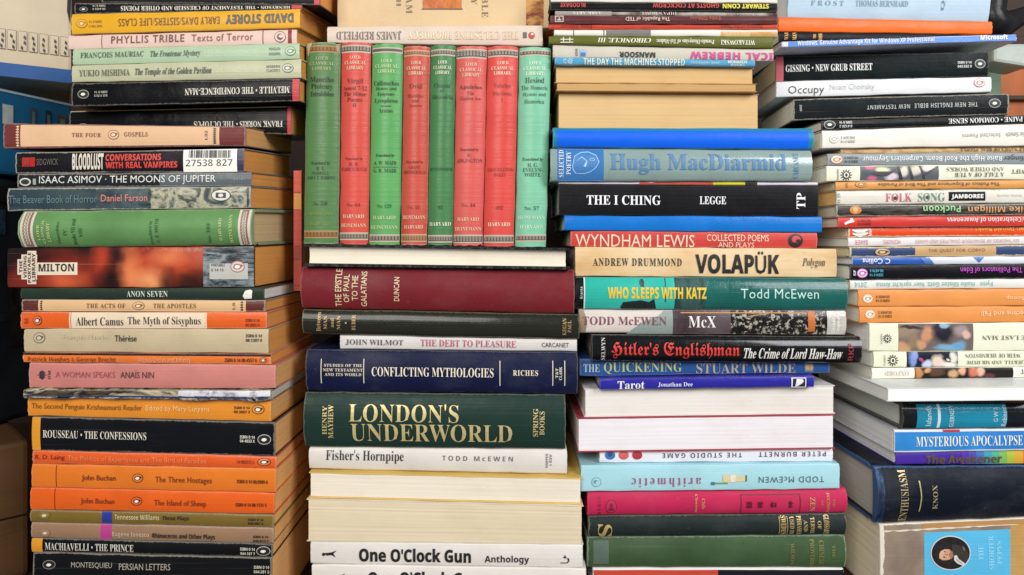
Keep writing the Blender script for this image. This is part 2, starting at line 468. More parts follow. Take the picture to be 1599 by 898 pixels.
        # colour bands and panels
        for x0, x1, m, v0, v1, nm, out in s.bands:
            if s.vert: (u0, _), (u1, _) = s.uv(s.q[0], x0), s.uv(s.q[0], x1)
            else: (u0, _), (u1, _) = s.uv(x0, s.q[2]), s.uv(x1, s.q[2])
            u0, u1 = max(u0, .0005), min(u1, .9995)
            a, b = 28, 12 if s.bulge > .002 else 6
            U, V = np.meshgrid(np.linspace(u0, u1, a + 1), np.linspace(v0, v1, b + 1), indexing='ij')
            vs_ = s.S_many(U.ravel(), V.ravel(), np.full(U.size, out + .00006)) - np.array(base)
            fs = [(i * (b + 1) + j, i * (b + 1) + j + 1, (i + 1) * (b + 1) + j + 1, (i + 1) * (b + 1) + j) for i in range(a) for j in range(b)]
            if s.vert: fs = [f[::-1] for f in fs]
            e_ = lambda i, j: (.02, min(.02, (min(v0 + (v1 - v0) * j / b, 1 - v0 - (v1 - v0) * j / b)) * T))
            uvs = [[e_(i, j), e_(i, j + 1), e_(i + 1, j + 1), e_(i + 1, j)] for i in range(a) for j in range(b)]
            if s.vert: uvs = [x[::-1] for x in uvs]
            mesh(nm, vs_, fs, [m], cov, uv=uvs, smooth=True)
        lift = .00045
        for nm, items in s.emb:
            vs_, fs, mi, mats, lf = [], [], [], [], []
            for pts, m, lay in items:
                k0 = len(vs_); vs_ += [s.uv(x, y) for x, y in pts]; lf += [lift + .00006 * lay] * len(pts)
                fs.append(tuple(range(k0, k0 + len(pts))))
                if m not in mats: mats.append(m)
                mi.append(mats.index(m))
            s.decal(nm, (vs_, fs), mats, mi, lf, cov, base)
        if s.vert: sl = ((s.q[2] - s.q[0]) + (s.q[3] - s.q[1])) / 2 / (s.q[5] - s.q[4])
        else: sl = ((s.q[4] - s.q[2]) + (s.q[5] - s.q[3])) / 2 / (s.q[1] - s.q[0])
        for st, x0, y0, x1, y1, f, m, rot, sp in s.txt:
            gv, gf = GLY[(st, f, sp)]; w, h = x1 - x0, y1 - y0; xm, ym = (x0 + x1) / 2, (y0 + y1) / 2
            vs_ = []
            for a, c in gv:
                if rot == 0: x, y = x0 + a * w, y1 - c * h
                elif rot == 180: x, y = x1 - a * w, y0 + c * h
                elif rot == 90: x, y = x1 - c * w, y1 - a * h
                else: x, y = x0 + c * w, y0 + a * h
                if rot in (90, 270) and not s.vert: x -= sl * (y - ym)
                if s.vert: x += sl * (y - ym)
                else: y += sl * (x - xm)
                u, v = s.uv(x, y); vs_.append((min(.998, max(.002, u)), min(.985, max(.015, v))))
            s.decal('lettering', (vs_, gf), [m], [0] * len(gf), [lift + .00012] * len(vs_), cov, base)
        s.root = root
GROUPS = {'left': 'books stacked in the leftmost pile', 'mid': 'books stacked in the second pile', 'third': 'books stacked in the third pile',
          'right': 'books stacked in the rightmost pile', 'row': 'red and green books standing upright in a row'}

def settle():
    """books of one pile touch: close small gaps and overlaps between neighbours"""
    for st in ('left', 'mid', 'third', 'right'):
        bs = [b for b in BOOKS if b.stack == st and b.snap and not b.vert]
        for a, b in zip(bs, bs[1:]):
            def line(p, q): return lambda x: p.z + (q.z - p.z) * (x - p.x) / (q.x - p.x)
            lo, up = line(a.c[0][1], a.c[1][1]), line(b.c[0][0], b.c[1][0])
            x0, x1 = max(a.c[0][0].x, b.c[0][0].x), min(a.c[1][0].x, b.c[1][0].x)
            zm = (lo(x0) + lo(x1)) / 2
            gap = max(lo(x0) - up(x0), lo(x1) - up(x1))
            if gap < .0035:
                if zm < 0:
                    for k in (0, 1): a.c[k][1].z = up(a.c[k][1].x) + .00025
                else:
                    for k in (0, 1): b.c[k][0].z = lo(b.c[k][0].x) - .00025
# ================================================================== LEFT PILE (top to bottom)
B = Book
LT = left_tilt
TAN, CRM, WHT = '#c79655', '#e6dccb', '#f3f0ea'
b = B('left', 'pb', .560, (158, 500, -32, 4, -40, 8), 'black paperback with red end band, topmost of the leftmost pile', D=.115, col='#17171a', page=TAN, tilt=LT)
b.band(491, 499, '#c8434c')
b = B('left', 'pb', .560, (117, 472, 5, 23, 1, 15), 'thin black paperback lying on the bright yellow one', col='#121214', page=TAN, tilt=LT)
b.band(456, 471, '#c2474c')
b.t_('HENRYSON • THE TESTAMENT OF CRESSEID AND OTHER POEMS', 190, 7, 454, 15, 's', '#d8d4c8', 180).t_('ISBN 0 14', 146, 8, 166, 11, 'n', '#cfcabd', 180).t_('00.4455 0', 146, 13, 166, 16, 'n', '#cfcabd', 180)
b.penguin(132, 15, 13, 7, bg='#121214', ring='#8a8a86')
b = B('left', 'pb', .558, (112, 469, 24.4, 53.7, 15.6, 44), 'bright yellow paperback with black upside-down capitals on its spine', col=cover('#dda41c', .34, .35), page=TAN, tilt=LT)
b.t_('DAVID STOREY', 353, 23, 459, 37, 'nx', '#4a4a40', 180).t_('EARLY DAYS/SISTERS/LIFE CLASS', 186, 29, 344, 40, 'n', '#7a4a12', 180).t_('ISBN 0 14', 140, 33.5, 160, 37, 'n', '#7a4a12', 180).t_('048.159 3', 140, 40, 160, 43.5, 'n', '#7a4a12', 180)
b.penguin(129, 38, 17, 13, bg='#dda41c', body='#a8650f', ring='#a8650f', belly='#ecc98a')
b = B('left', 'pb', .560, (107, 464, 55, 78, 46.5, 68.3), 'pale pink paperback with thin dark red capitals, just under the yellow one', col=cover('#dcbfb2', .4, .3), page=TAN, tilt=LT)
b.band(159, 160.2, '#7c5a52').band(410.5, 412, '#7c5a52').band(450, 456, '#8e2433')
b.t_('PHYLLIS TRIBLE', 175, 55, 289, 67, 'gb', '#70403c', 0, 1.15).t_('Texts of Terror', 300, 53, 396, 64, 'g', '#8a3a38', 0, 1.1)
b.poly('publisher_emblem', [(ell(438, 58, 9, 8.5), M('#4a3c3c'), 0), (ell(438, 58, 8, 7.5), M('#dcbfb2'), 1), (ell(438, 58, 5, 5), M('#4a3c3c'), 2), (ell(439.5, 57, 3.6, 2.6), M('#dcbfb2'), 3)])
b = B('left', 'pb', .558, (114, 468, 78, 102, 70, 92.7), 'pale mint green paperback, upper of the two pale ones with rounded emblem', col=cover('#a9c0a0', .30, .35), page=TAN, tilt=LT)
b.t_('FRANÇOIS MAURIAC', 127, 82, 226, 92, 's', '#4c6050').t_('The Frontenac Mystery', 236, 80, 314, 91, 'bi', '#4c6050')
b.t_('PENGUIN', 421, 76, 438, 80, 'n', '#5c6f60').t_('MODERN', 421, 83, 438, 87, 'n', '#5c6f60').penguin(454, 81, 17, 13, bg='#b4cab0', body='#5c6f60', ring='#5c6f60', belly='#c6d6c0')
b = B('left', 'pb', .557, (113, 470.6, 102, 129, 93.7, 122), 'pale greyish green paperback, lower of the two pale ones with rounded emblem', col=cover('#b7b999', .28, .4), page=TAN, tilt=LT)
b.t_('YUKIO MISHIMA', 125, 109, 204, 119, 's', '#58604c').t_('The Temple of the Golden Pavilion', 212, 106, 331, 119, 'bi', '#4c5444')
b.t_('MODERN', 417, 102.5, 438, 106.5, 'n', '#4c5448').t_('CLASSICS', 417, 108.5, 438, 112.5, 'n', '#4c5448').penguin(450, 107, 18, 14, bg='#bcc0a6', body='#4c5448', ring='#4c5448', belly='#d2d4be')
b = B('left', 'pb', .558, (112, 468, 129.5, 166.5, 122, 158), 'thick black paperback with red end band and white upside-down title, under the pale green pair', col=cover('#121316', .22, .5), page=TAN, tilt=LT)
b.band(457, 467.5, '#c03a40').t_('MELVILLE • THE CONFIDENCE-MAN', 290, 136, 453, 147, 's', '#dcd6c8', 180).t_('ISBN 0 14', 149, 142, 169, 145.5, 'n', '#c8c2b4', 180).t_('043.1178 9', 149, 147.5, 169, 151, 'n', '#c8c2b4', 180)
b.penguin(131.5, 147, 18, 14, bg='#121316', ring='#a8a49a')
b = B('left', 'pb', .575, (109, 455, 168, 206, 158.5, 210), 'black paperback set back behind the cream and maroon book, its title upside down', D=.095, col=cover('#101114', .22, .5), page=TAN, tilt=LT)
b.band(449, 454.5, '#b8383e').band(110, 448, '#b9a67e', .012, .05).t_('FRANK NORRIS • THE OCTOPUS', 304, 186, 442, 197, 's', '#d4cec0', 180).penguin(131, 197, 18, 12, bg='#101114', ring='#a8a49a')
b = B('left', 'pb', .534, (6, 384, 199.5, 232, 195.6, 228), 'cream spined book with maroon ends and zigzag bands, upper one of two', col=cover('#6b2c2b', .45, .5), page='#cf9f5e', tilt=LT, D=.112)
b.band(33, 343, cover('#dcb48e', .5, .3), .05, .93, 'title_label')
def zig(b, x0, x1, y0, y1, n, c='#3a1f1c'):
    h = (y1 - y0) / n
    b.poly('zigzag_trim', [([(x0, y0 + h * (i + .5)), (x0 + (x1 - x0) * .55, y0 + h * i), (x1, y0 + h * (i + .5)), (x0 + (x1 - x0) * .55, y0 + h * (i + 1))], M(c), 1) for i in range(n)])
zig(b, 26, 32, 201.5, 230, 8, '#d8b494'); zig(b, 333, 339, 199, 225, 8)
b.t_('THE FOUR', 114, 210, 159, 216, 's', '#7c4a34', 0, 1.15).t_('GOSPELS', 195, 207.5, 232, 214.5, 's', '#7c4a34', 0, 1.15).t_('L32', 321, 204, 325, 219, 's', '#4a2c22', 90)
b.penguin(178.5, 212, 17, 14, bg='#dcb48e', body='#7c4a34', ring='#7c4a34', belly='#e8cdb0')
b = B('left', 'pb', .530, (25, 381.5, 238.5, 271, 232, 268.5), 'worn black paperback with a white barcode sticker on its spine', col=cover('#17161b', .35, .8), page='#c79355', tilt=LT)
b.band(36, 56, '#b3231f', .24, .68, 'red_block').band(166, 286, cover('#1c1520', .35, .5), .05, .95).band(372, 381, cover('#3c3450', .3, .5))
b.t_('BLOODLUST', 114.5, 239.5, 163, 265, 'nx', '#d8d0c0').t_('CONVERSATIONS', 166, 240.5, 253, 251, 'nx', '#c9382a').t_('WITH REAL VAMPIRES', 166, 252.5, 278, 262.5, 'nx', '#c9382a').t_('SIDGWICK', 59, 248, 93, 258, 'g', '#5c574f')
b.poly('publisher_emblem', [(rect(39, 248, 48, 259), M('#8e1814'), 1)])
b.band(287, 371, cover('#efece4', .35, .1), .01, .99, 'barcode_sticker', .0004)
random.seed(3); x = 296.
bars = []
while x < 362:
    wd = random.choice((.7, 1.1, 1.6)); bars.append((rect(x, 234.5, x + wd, 246.5), M('#2a2a2c'), 9)); x += wd + random.choice((.8, 1.2, 1.9))
b.poly('barcode', bars)
b.txt.append(('27538 827', 291, 249, 364, 259.5, 'n', M('#26262a'), 0, 1.))
b = B('left', 'pb', .530, (27.6, 393, 273.6, 294, 270, 290.5), 'thin dark blue-grey paperback with large white capitals, below the barcoded book', col=cover('#23272c', .28, .7), page='#c08e52', tilt=LT)
b.band(250, 392, cover('#5c646a', .28, .5), .03, .97, 'grey_panel')
b.t_('ISAAC ASIMOV · THE MOONS OF JUPITER', 63, 275.5, 338, 289, 'g', '#d9dad4').t_('48501', 365, 277, 384, 282, 'n', '#8c9296')
b.poly('publisher_emblem', [(ell(41, 285, 9, 5.6), M('#d2d0c6'), 1), (ell(41, 285, 6.8, 3.8), M('#22262a'), 2), (rect(53, 280.5, 58, 289), M('#9a9a94'), 1)])
b = B('left', 'pb', .528, (12, 392, 298, 329.6, 292, 325.7), 'battered grey-teal paperback with a pink author name and round badge', col=cover('#2c3c42', .28, 1., art=(('#1c262b', '#2e4048', '#3e4d4e', '#26343a'), 14, .6, (1, 1, 4))), page='#bd8648', tilt=LT)
b.band(232, 386, cover('#7a8274', .28, .9, art=(('#20282a', '#4e5a58', '#b4b098', '#343e3e', '#8e927e'), 38, 1.4, (1.5, 1, 2))), .04, .96, 'picture_panel')
b.band(150, 236, cover('#5c6a6c', .28, .9, art=(('#232d33', '#4c5c60', '#2b383c'), 30, 1.2, (1.5, 1, 2))), .04, .96, 'picture_panel')
b.t_('The Beaver Book of Horror', 15, 307, 153, 318.5, 'gb', '#527078').t_('Daniel Farson', 159, 305.5, 231.5, 315.5, 'gb', '#c77a74')
b.poly('publisher_emblem', [(ell(346, 306, 15.5, 9), M('#15191a'), 1), (ell(346, 306, 14, 7.8), M('#d9d6ca'), 2), (rect(338, 302, 354, 310), M('#20262a'), 3), (ell(346, 306, 4, 2.6), M('#d9d6ca'), 4)])
def key_band_m(): return cover('#8a6a5c', .5, .3)
def greek(b, cells, c='#dcd3c2'):
    it = []
    for (x0, y0, x1, y1) in cells:
        w, h = x1 - x0, y1 - y0
        q = lambda a, b_, c_, d: rect(x0 + a * w, y0 + b_ * h, x0 + c_ * w, y0 + d * h)
        for r in ((.0, .0, .82, .14), (.68, .14, .82, .86), (.2, .72, .68, .86), (.2, .34, .34, .72), (.34, .34, .52, .48)): it.append((q(*r), M(c), 3))
    b.poly('greek_key_trim', it)
b = B('left', 'hb', .528, (36, 397, 332, 384, 330, 382), 'thick green cloth-look book with a red page-end shadow, lying flat between worn paperbacks', D=.112, col=cover('#5f8c54', .45, .6, stain=1.2), page='#d9bd90', tilt=LT, bulge=.006, group='books stacked in the leftmost pile')
for x0, x1 in ((40, 60), (376, 395)):
    b.band(x0, x1, cover('#cfc6b4', .45, .3), .02, .98, 'pale_band').band(x0 + 4, x1 - 4, key_band_m(), .03, .97, 'key_band', .00025)
    greek(b, [(x0 + 5, 334 + 4.6 * i, x1 - 5, 338.4 + 4.6 * i) for i in range(10)])
for i, (s_, x0, x1, y0, y1, c) in enumerate((('LOEB', 66, 70, 352, 374, '#b8c48a'), ('CLASSICAL', 73, 77, 344, 378, '#b8c48a'), ('LIBRARY', 81, 86, 349, 376, '#b8c48a'), ('Thucydides', 96, 101, 347, 379, '#2c5a30'), ('IV', 107, 112, 358, 367, '#2c5a30'), ('Books VII and', 119, 125, 343, 380, '#2c5a30'), ('VIII', 131, 136, 356, 369, '#2c5a30'), ('Translated by', 239, 244, 346, 380, '#2c5a30'), ('C. F. SMITH', 248, 253, 343, 377, '#2c5a30'), ('No. 169', 328, 333, 350, 378, '#2c5a30'), ('HARVARD', 346, 351, 343, 375, '#b8c48a'), ('HEINEMANN', 362, 367, 338, 378, '#b8c48a'))):
    b.t_(s_, x0, y0, x1, y1, 's', c, 90)
b = B('left', 'pb', .528, (12, 398, 387.5, 446.7, 384, 444), 'thick glossy paperback with a blurred red flame picture and small white name label', col=blurred('#1e0d0b', [((x - 205) * .528 / F, (446 - y) * .528 / F, rx * .528 / F, ry * .528 / F, h, a) for x, y, rx, ry, h, a in (
    (95, 428, 90, 48, '#a03420', 1), (100, 436, 50, 24, '#d0603a', .8), (40, 438, 50, 26, '#7a2416', .9), (158, 402, 22, 40, '#b43c22', .9), (230, 415, 62, 60, '#b23c22', 1.), (206, 425, 26, 56, '#e07c4c', .95), (236, 438, 36, 30, '#ec9a64', .9), (285, 405, 60, 44, '#b4462a', 1), (262, 398, 40, 20, '#e07c50', .8), (315, 396, 30, 26, '#c05c44', .8), (262, 440, 16, 30, '#1c0d0c', .8), (172, 432, 30, 26, '#180b0a', .95), (182, 398, 16, 24, '#1e0d0b', .8), (60, 400, 60, 20, '#1a0b0a', .85), (300, 436, 40, 18, '#2a100c', .8))]), page='#bd894c', tilt=LT)
b.band(318, 397, cover('#3c4448', .2, .7, art=(('#0e1012', '#15181c', '#343c42', '#8a9498', '#1a1e22'), 30, .9, (1, 1, 3)), coat=.3), .02, .98, 'grey_panel')
b.band(58.5, 122, cover('#e2d2bc', .4, .2), .37, .68, 'name_label', .0002)
b.t_('MILTON', 62, 410.5, 117, 422, 'nb', '#1c1614')
b.poly('publisher_label', [(rect(29, 404, 59.5, 427), M('#dccab4'), 1), (rect(35, 397, 59.5, 434), M('#dccab4'), 1.3), (rect(44, 391.5, 58, 441), M('#dccab4'), 1.6)])
for s_, x0, x1, y0, y1 in (('THE', 32, 37, 406, 424), ('VIKING', 38.5, 43.5, 399, 432), ('PORTABLE', 45, 50, 394, 439), ('LIBRARY', 51.5, 57, 395, 437)): b.t_(s_, x0, y0, x1, y1, 'nx', '#2a2220', 90)
b.band(328, 388, cover('#b9b8b2', .3, .3), .42, .80, 'publisher_panel', .0002).t_('PORTABLE', 331, 410, 352, 414, 'n', '#3a3c40').t_('0 14 15', 331, 417, 350, 421, 'n', '#3a3c40')
b.penguin(372, 414, 22, 17, bg='#c9c6be', ring='#a85a4c', body='#a85a4c')
b = B('left', 'pb', .528, (32.5, 413, 450, 466.4, 449, 465), 'slim dark green book with white page edges beneath the flame picture book', col=cover('#26352c', .4, .2), page='#ece7dc', D=.115)
b.t_('ANON SEVEN', 199, 453.6, 263, 462, 'r', '#cfd2c4').poly('publisher_emblem', [([(380, 460), (384, 453), (388, 455), (392, 451.5), (395, 453), (394, 463), (386, 461), (383, 464)], M('#e6e4da'), 1)])
b = B('left', 'pb', .528, (34, 415, 467.4, 486, 469, 486), 'slim cream spined book with maroon ends, lower and thinner of the two alike', col=cover('#5e2c26', .45, .7), page='#c08c50')
b.band(61, 384.5, cover('#d9b284', .5, .4), .03, .97, 'title_label'); zig(b, 64, 68, 469, 484.5, 5); zig(b, 376, 381, 470, 484.5, 4)
b.t_('THE ACTS OF', 136.6, 473.5, 197, 480.5, 's', '#7a5030', 0, 1.15).t_('THE APOSTLES', 240.6, 473.5, 307, 480.5, 's', '#7a5030', 0, 1.15).t_('L8', 364, 472, 368, 483, 's', '#7a5030', 90)
b.penguin(217.5, 477, 19, 12.5, bg='#d9b284', body='#7a4a30', ring='#7a4a30', belly='#e8d0ac')
b = B('left', 'pb', .527, (32.5, 417, 487, 510.6, 488, 512), 'orange paperback with a wide white title panel across its middle', col=cover('#dc5f22', .36, .5), page='#c08e54')
b.band(109, 323.6, cover('#e3cfb4', .42, .3), .02, .98, 'title_panel').band(111, 112.2, '#b05a30').band(320, 321.2, '#b05a30')
b.t_('Albert Camus', 120, 494.5, 194, 506.5, 'r', '#2a2a2a').t_('The Myth of Sisyphus', 201, 494, 314.5, 508, 'r', '#2a2a2a').t_('ISBN 0 14', 384, 497, 406, 501.5, 'nb', '#7a2410').t_('00.3935 X', 384, 504, 406, 508.5, 'nb', '#7a2410').t_('M', 39, 496, 46, 503, 'nb', '#a03810', 90)
b.penguin(60, 499, 14, 13.5, bg='#dc6a30')
b = B('left', 'pb', .527, (38, 419.5, 513.6, 546, 514, 549), 'plain light grey paperback with one short black word in the middle', col=cover('#bfae8e', .4, .4, stain=.8), page='#c49056')
b.t_('Thérèse', 180.5, 522.5, 214.6, 531.5, 'gb', '#2e2c26').t_('ISBN 0 14', 385, 521, 410, 525.5, 'nb', '#34322c').t_('00.1397 0', 385, 527.5, 410, 532, 'nb', '#34322c').t_('François Mauriac', 100, 521, 172, 530, 'g', '#c9bb9e')
b.penguin(63, 526, 18, 15.5, bg='#bfae8e', body='#5a564c', ring='#5a564c', belly='#c8bca2')
b = B('left', 'pb', .526, (36, 424, 550, 564.3, 552.6, 566.6), 'very thin orange paperback with dark lip and shade, above the dusty pink one', col=cover('#df7430', .36, .5), page='#c69458')
b.band(36.5, 423.5, '#1c1512', .01, .24, 'black_edge').t_('Patrick Hughes & George Brecht', 45.5, 556, 182, 565, 'n', '#8a3c14').t_('Vicious Circles and Infinity', 216, 557, 299, 565, 'n', '#f0b080').t_('ISBN 0 14 00.4557 6', 352, 558, 402, 563, 'nb', '#5c2810')  # black strip: dark cover edge with the shadow of the gap above painted in
b.penguin(412, 560.5, 12, 8, bg='#df7430')
b = B('left', 'pb', .526, (46, 431, 566.6, 605.6, 570, 608), 'thick dusty pink paperback with a small star emblem', col=cover('#c47c74', .4, .4, stain=.7), page='#c9985c')
b.t_('A WOMAN SPEAKS', 88.5, 580, 181, 589.5, 'gl', '#a4505e').t_('ANAÏS NIN', 189.6, 578, 241.6, 590.5, 'gl', '#43282c').t_('STAR', 76.5, 578, 80.5, 592, 'nb', '#3a2528', 90)
st_ = []
for i in range(16):
    a = math.radians(i * 22.5); r_ = (8.2 if i % 4 == 0 else 6.2) if i % 2 == 0 else 3.2
    st_.append((67 + r_ * 1.05 * math.cos(a), 585.3 + r_ * .9 * math.sin(a)))
b.poly('star_emblem', [(st_, M('#35242a'), 1)])
b = B('left', 'pb', .521, (38, 424, 608, 619, 609.5, 625.5), 'thin dog-eared magazine with a black and white cover edge and blue stripe', D=.12, col=cover('#5a5650', .3, .4, art=(('#141414', '#2a2622', '#c9bfae', '#1b1a1a', '#8e8474', '#262422'), 60, 1., (1, 1, 1.5))), page='#d8cfc0', name='magazine', cat='magazine', wave=3.)
b.band(42, 280, cover('#3c3228', .3, .5, art=(('#171310', '#55452c', '#1d1814', '#c2b496', '#14110f'), 50, 1.3, (.5, 1, 2))), .02, .6, 'picture_strip').band(280, 422, cover('#c0c0c4', .3, .4, art=(('#1c1c22', '#b9bac2', '#dcdce0', '#2a2c34'), 70, 1.2, (1, 1, 1))), .02, .55, 'picture_strip').band(42, 418, cover('#2c3c72', .3, .5), .62, .76, 'blue_stripe')
b = B('left', 'pb', .526, (44, 424, 620, 648.5, 624.5, 656.7), 'amber orange paperback with a long dim title, right under the magazine', col=cover('#dc8a2c', .36, .35), page='#caa062')
b.t_('The Second Penguin Krishnamurti Reader', 51, 630, 223, 641, 'g', '#7c4a1c').t_('Edited by Mary Lutyens', 229, 633, 328, 643, 'g', '#f2c486').t_('ISBN 0 14', 366.5, 633.5, 391, 637.5, 'nb', '#4c2c10').t_('00.3687 3', 366.5, 639.5, 391, 643.5, 'nb', '#4c2c10')
b.penguin(404, 638, 20, 14, bg='#dc8a2c')
b = B('left', 'pb', .525, (51, 430, 650.4, 700.8, 660, 711), 'thick black paperback with a yellow block at its left end and white title', col=cover('#131418', .3, .5), page='#cda468', D=.112)
b.band(51.5, 64.4, '#dc9428', name='yellow_block').t_('ROUSSEAU • THE CONFESSIONS', 69, 672, 230, 683.5, 'r', '#d9d4c6').t_('ISBN 0 14', 375.6, 679, 399, 683.5, 'nb', '#d9d4c6').t_('04 4033 X', 375.6, 685, 399, 689.5, 'nb', '#d9d4c6')
b.penguin(413.5, 685, 21, 15.5, bg='#131418', ring='#b8b4aa')
b = B('left', 'pb', .525, (51, 432.5, 703.4, 724, 713, 731), 'thin orange-red paperback with a short black name, above two orange twins', col=cover('#dc5a24', .36, .45), page='#c9a064')
b.t_('R. D. Laing', 57, 709.5, 102, 718.5, 'g', '#5c1c0c').t_('The Politics of Experience and The Bird of Paradise', 107, 713, 323.6, 723, 'g', '#ea8a54').t_('14 002572 5', 371, 718, 398, 723, 'n', '#5c1c0c').penguin(413.5, 720.5, 21, 11.5, bg='#e07a3c')
for q, tt_, col, lab in (((50, 431.5, 724.5, 759, 732, 768.5), 'The Three Hostages', '#dd7626', 'light orange paperback, upper of two twins with a dark line near the left end'),
                    ((48, 429, 761, 794.5, 770, 802.6), 'The Island of Sheep', '#df5f1e', 'deeper orange paperback, lower of two twins with a dark line near the left end')):
    b = B('left', 'pb', .525, q, lab, col=cover(col, .36, .3), page='#c9a064')
    dy = q[2] - 724.5; dx_ = q[0] - 50
    b.band(88 + dx_, 89.2 + dx_, '#7a2c12').t_('John Buchan', 129.4 + dx_, 740.5 + dy, 182 + dx_, 751 + dy, 'gb', '#7a3412').t_(tt_, 244 + dx_, 743.5 + dy, 332 + dx_ - (7 if dy > 9 else 0), 755 + dy, 'gb', '#7a3412', 0, 1.05).t_('ISBN 0 14 00.%s' % ('0909 6' if dy < 9 else '1131 5'), 371 + dx_, 748 + dy, 419 + dx_, 753.5 + dy, 'nb', '#5a260e')
    b.penguin(216.5 + dx_, 745 + dy, 17, 13.5, bg=col)
b = B('left', 'pb', .525, (48, 428, 796, 815.6, 803.6, 823.7), 'thin olive paperback with a small blue block on its spine', col=cover('#78612a', .36, .4), page='#c9a064')
b.band(160, 175.6, '#2c3a92', name='blue_block').t_('Tennessee Williams', 180.5, 803, 250, 811, 'nb', '#c9b98c').t_('Three Plays', 254.6, 805, 296, 813.5, 'nb', '#2c2414').t_('ISBN 0 14', 388, 809, 412, 813, 'nb', '#2c2414').t_('048.083 X', 388, 815, 412, 819, 'nb', '#2c2414').penguin(71, 804, 18, 13, bg='#78612a', body='#8a7648', ring='#78612a', belly='#d8cdb4')
b = B('left', 'pb', .525, (49, 427.6, 815.6, 839, 824, 848), 'thin taupe paperback with a small magenta block on its spine', col=cover('#96765c', .36, .4), page='#c9a064')
b.band(158, 175, '#b8408c', name='magenta_block').t_('Eugene Ionesco', 177, 830, 234, 838.5, 'nb', '#c9b49c').t_('Rhinoceros and Other Plays', 239, 832, 336.6, 842, 'nb', '#2c2018').t_('ISBN 0 14', 396, 835, 420, 839, 'nb', '#2c2018').t_('048.013 7', 396, 841.5, 420, 845.5, 'nb', '#2c2018').penguin(72, 831, 16, 12, bg='#96765c', body='#a88a72', ring='#96765c', belly='#dccdb8')
b = B('left', 'pb', .525, (50, 426, 840, 859.5, 849, 869), 'thin black paperback with a yellow block at its left end', col=cover('#141518', .3, .5), page='#c9a064')
b.band(50.5, 67, '#dc9428', name='yellow_block').t_('MACHIAVELLI • THE PRINCE', 71.5, 847.5, 210, 858, 'r', '#d9d4c6').t_('ISBN 0 14', 376, 854, 399, 858, 'nb', '#d9d4c6').t_('044.107 7', 376, 860.5, 399, 864.5, 'nb', '#d9d4c6').penguin(412, 859, 22, 13.5, bg='#141518', ring='#b8b4aa')
b = B('left', 'pb', .525, (52, 424.5, 862, 905, 871, 915), 'black paperback at the very bottom of the leftmost pile, plain grey lettering', col=cover('#141517', .3, .6), page='#c9a064', down=True)
b.uv0 = 1
b.t_('MONTESQUIEU', 112, 877.5, 176, 887.5, 'g', '#a8a294').t_('PERSIAN LETTERS', 187, 879.5, 267, 889.5, 'g', '#a8a294').t_('ISBN 0 14', 397, 883, 421, 887.5, 'nb', '#cfcabc').t_('044.281 2', 397, 890, 421, 894.5, 'nb', '#cfcabc').penguin(78, 881, 20, 14, bg='#141517', ring='#8c8880')

# ================================================================== SECOND PILE
b = B('mid', 'hb', .575, (511, 847.4, 41.7, 67, 38.8, 72), 'pale pinkish white paperback lying across the tops of the upright row', D=.115, col=cover('#d8c6b6', .42, .3), page='#d4c0a0', snap=False, t=.0006, bulge=.001, name='paperback_book')
b.style = 'pb'; b.hb = False
b.t_('JAMES REDFIELD', 526, 48.7, 627, 62.5, 'r', '#5a4e4c', 180).t_('THE CELESTINE PROPHECY', 637, 49.5, 810, 62.5, 'r', gold('#c4ab8c'), 180)
b.poly('publisher_emblem', [(ell(830, 56, 5, 5.4), M('#b4382c'), 1), (ell(831, 54, 2.2, 2), M('#e8d4c8'), 2), (rect(816.5, 51, 822.5, 60), M('#5c5450'), 1)])
# the upright row
def upright(q, col, label, lines, band='#bfb4a0', keyc='#5e5650', kh=(0, 12), bb=(363, 376), gl='#eadfc0', d=.572, worn=False):
    b = B('row', 'hb', d, q, label, D=.108, col=cover(dim(col, .94 if col[1] in 'bcd' else .88), .33, .55 if worn else .3, stain=.5), page='#dccbaa', vert=True, bulge=.0042, snap=False)
    k0 = q[4] + kh[0]; k1 = q[4] + kh[1]
    b.band(k0, k1, cover(band, .42, .4), .02, .98, 'pale_band').band(k0 + 2, k1 - 2.4, cover(keyc, .45, .4), .03, .97, 'key_band', .00025)
    b.band(bb[0], bb[1], cover(band, .42, .4), .02, .98, 'pale_band').band(bb[0] + 2.4, bb[1] - 2.4, cover(keyc, .45, .4), .03, .97, 'key_band', .00025)
    for y0, y1, a0, a1 in ((k0 + 2.8, k1 - 3.2, q[0], q[1]), (bb[0] + 3.2, bb[1] - 3.2, q[2], q[3])):
        n = 9; w = (a1 - a0 - 4) / n
        if y1 - y0 > 3: greek(b, [(a0 + 2 + i * w, y0, a0 + 2 + (i + .8) * w, y1) for i in range(n)], band)
    for s_, cy, fx, h, c, f in lines:
        u = (cy - q[4]) / (q[5] - q[4]); a = q[0] + (q[2] - q[0]) * u; e = q[1] + (q[3] - q[1]) * u; xm = (a + e) / 2; w = (e - a) * fx / 2
        b.t_(s_, xm - w, cy - h / 2, xm + w, cy + h / 2, {'s': 'r'}.get(f, f), M(c))
    return b
def head(y, g, big=1.): return [('LOEB', y, .36, 5.2, g, 's'), ('CLASSICAL', y + 8, .72 * big, 5.2, g, 's'), ('LIBRARY', y + 16, .56 * big, 5.2, g, 's')]
G1, R1 = '#173a1a', '#6a1512'
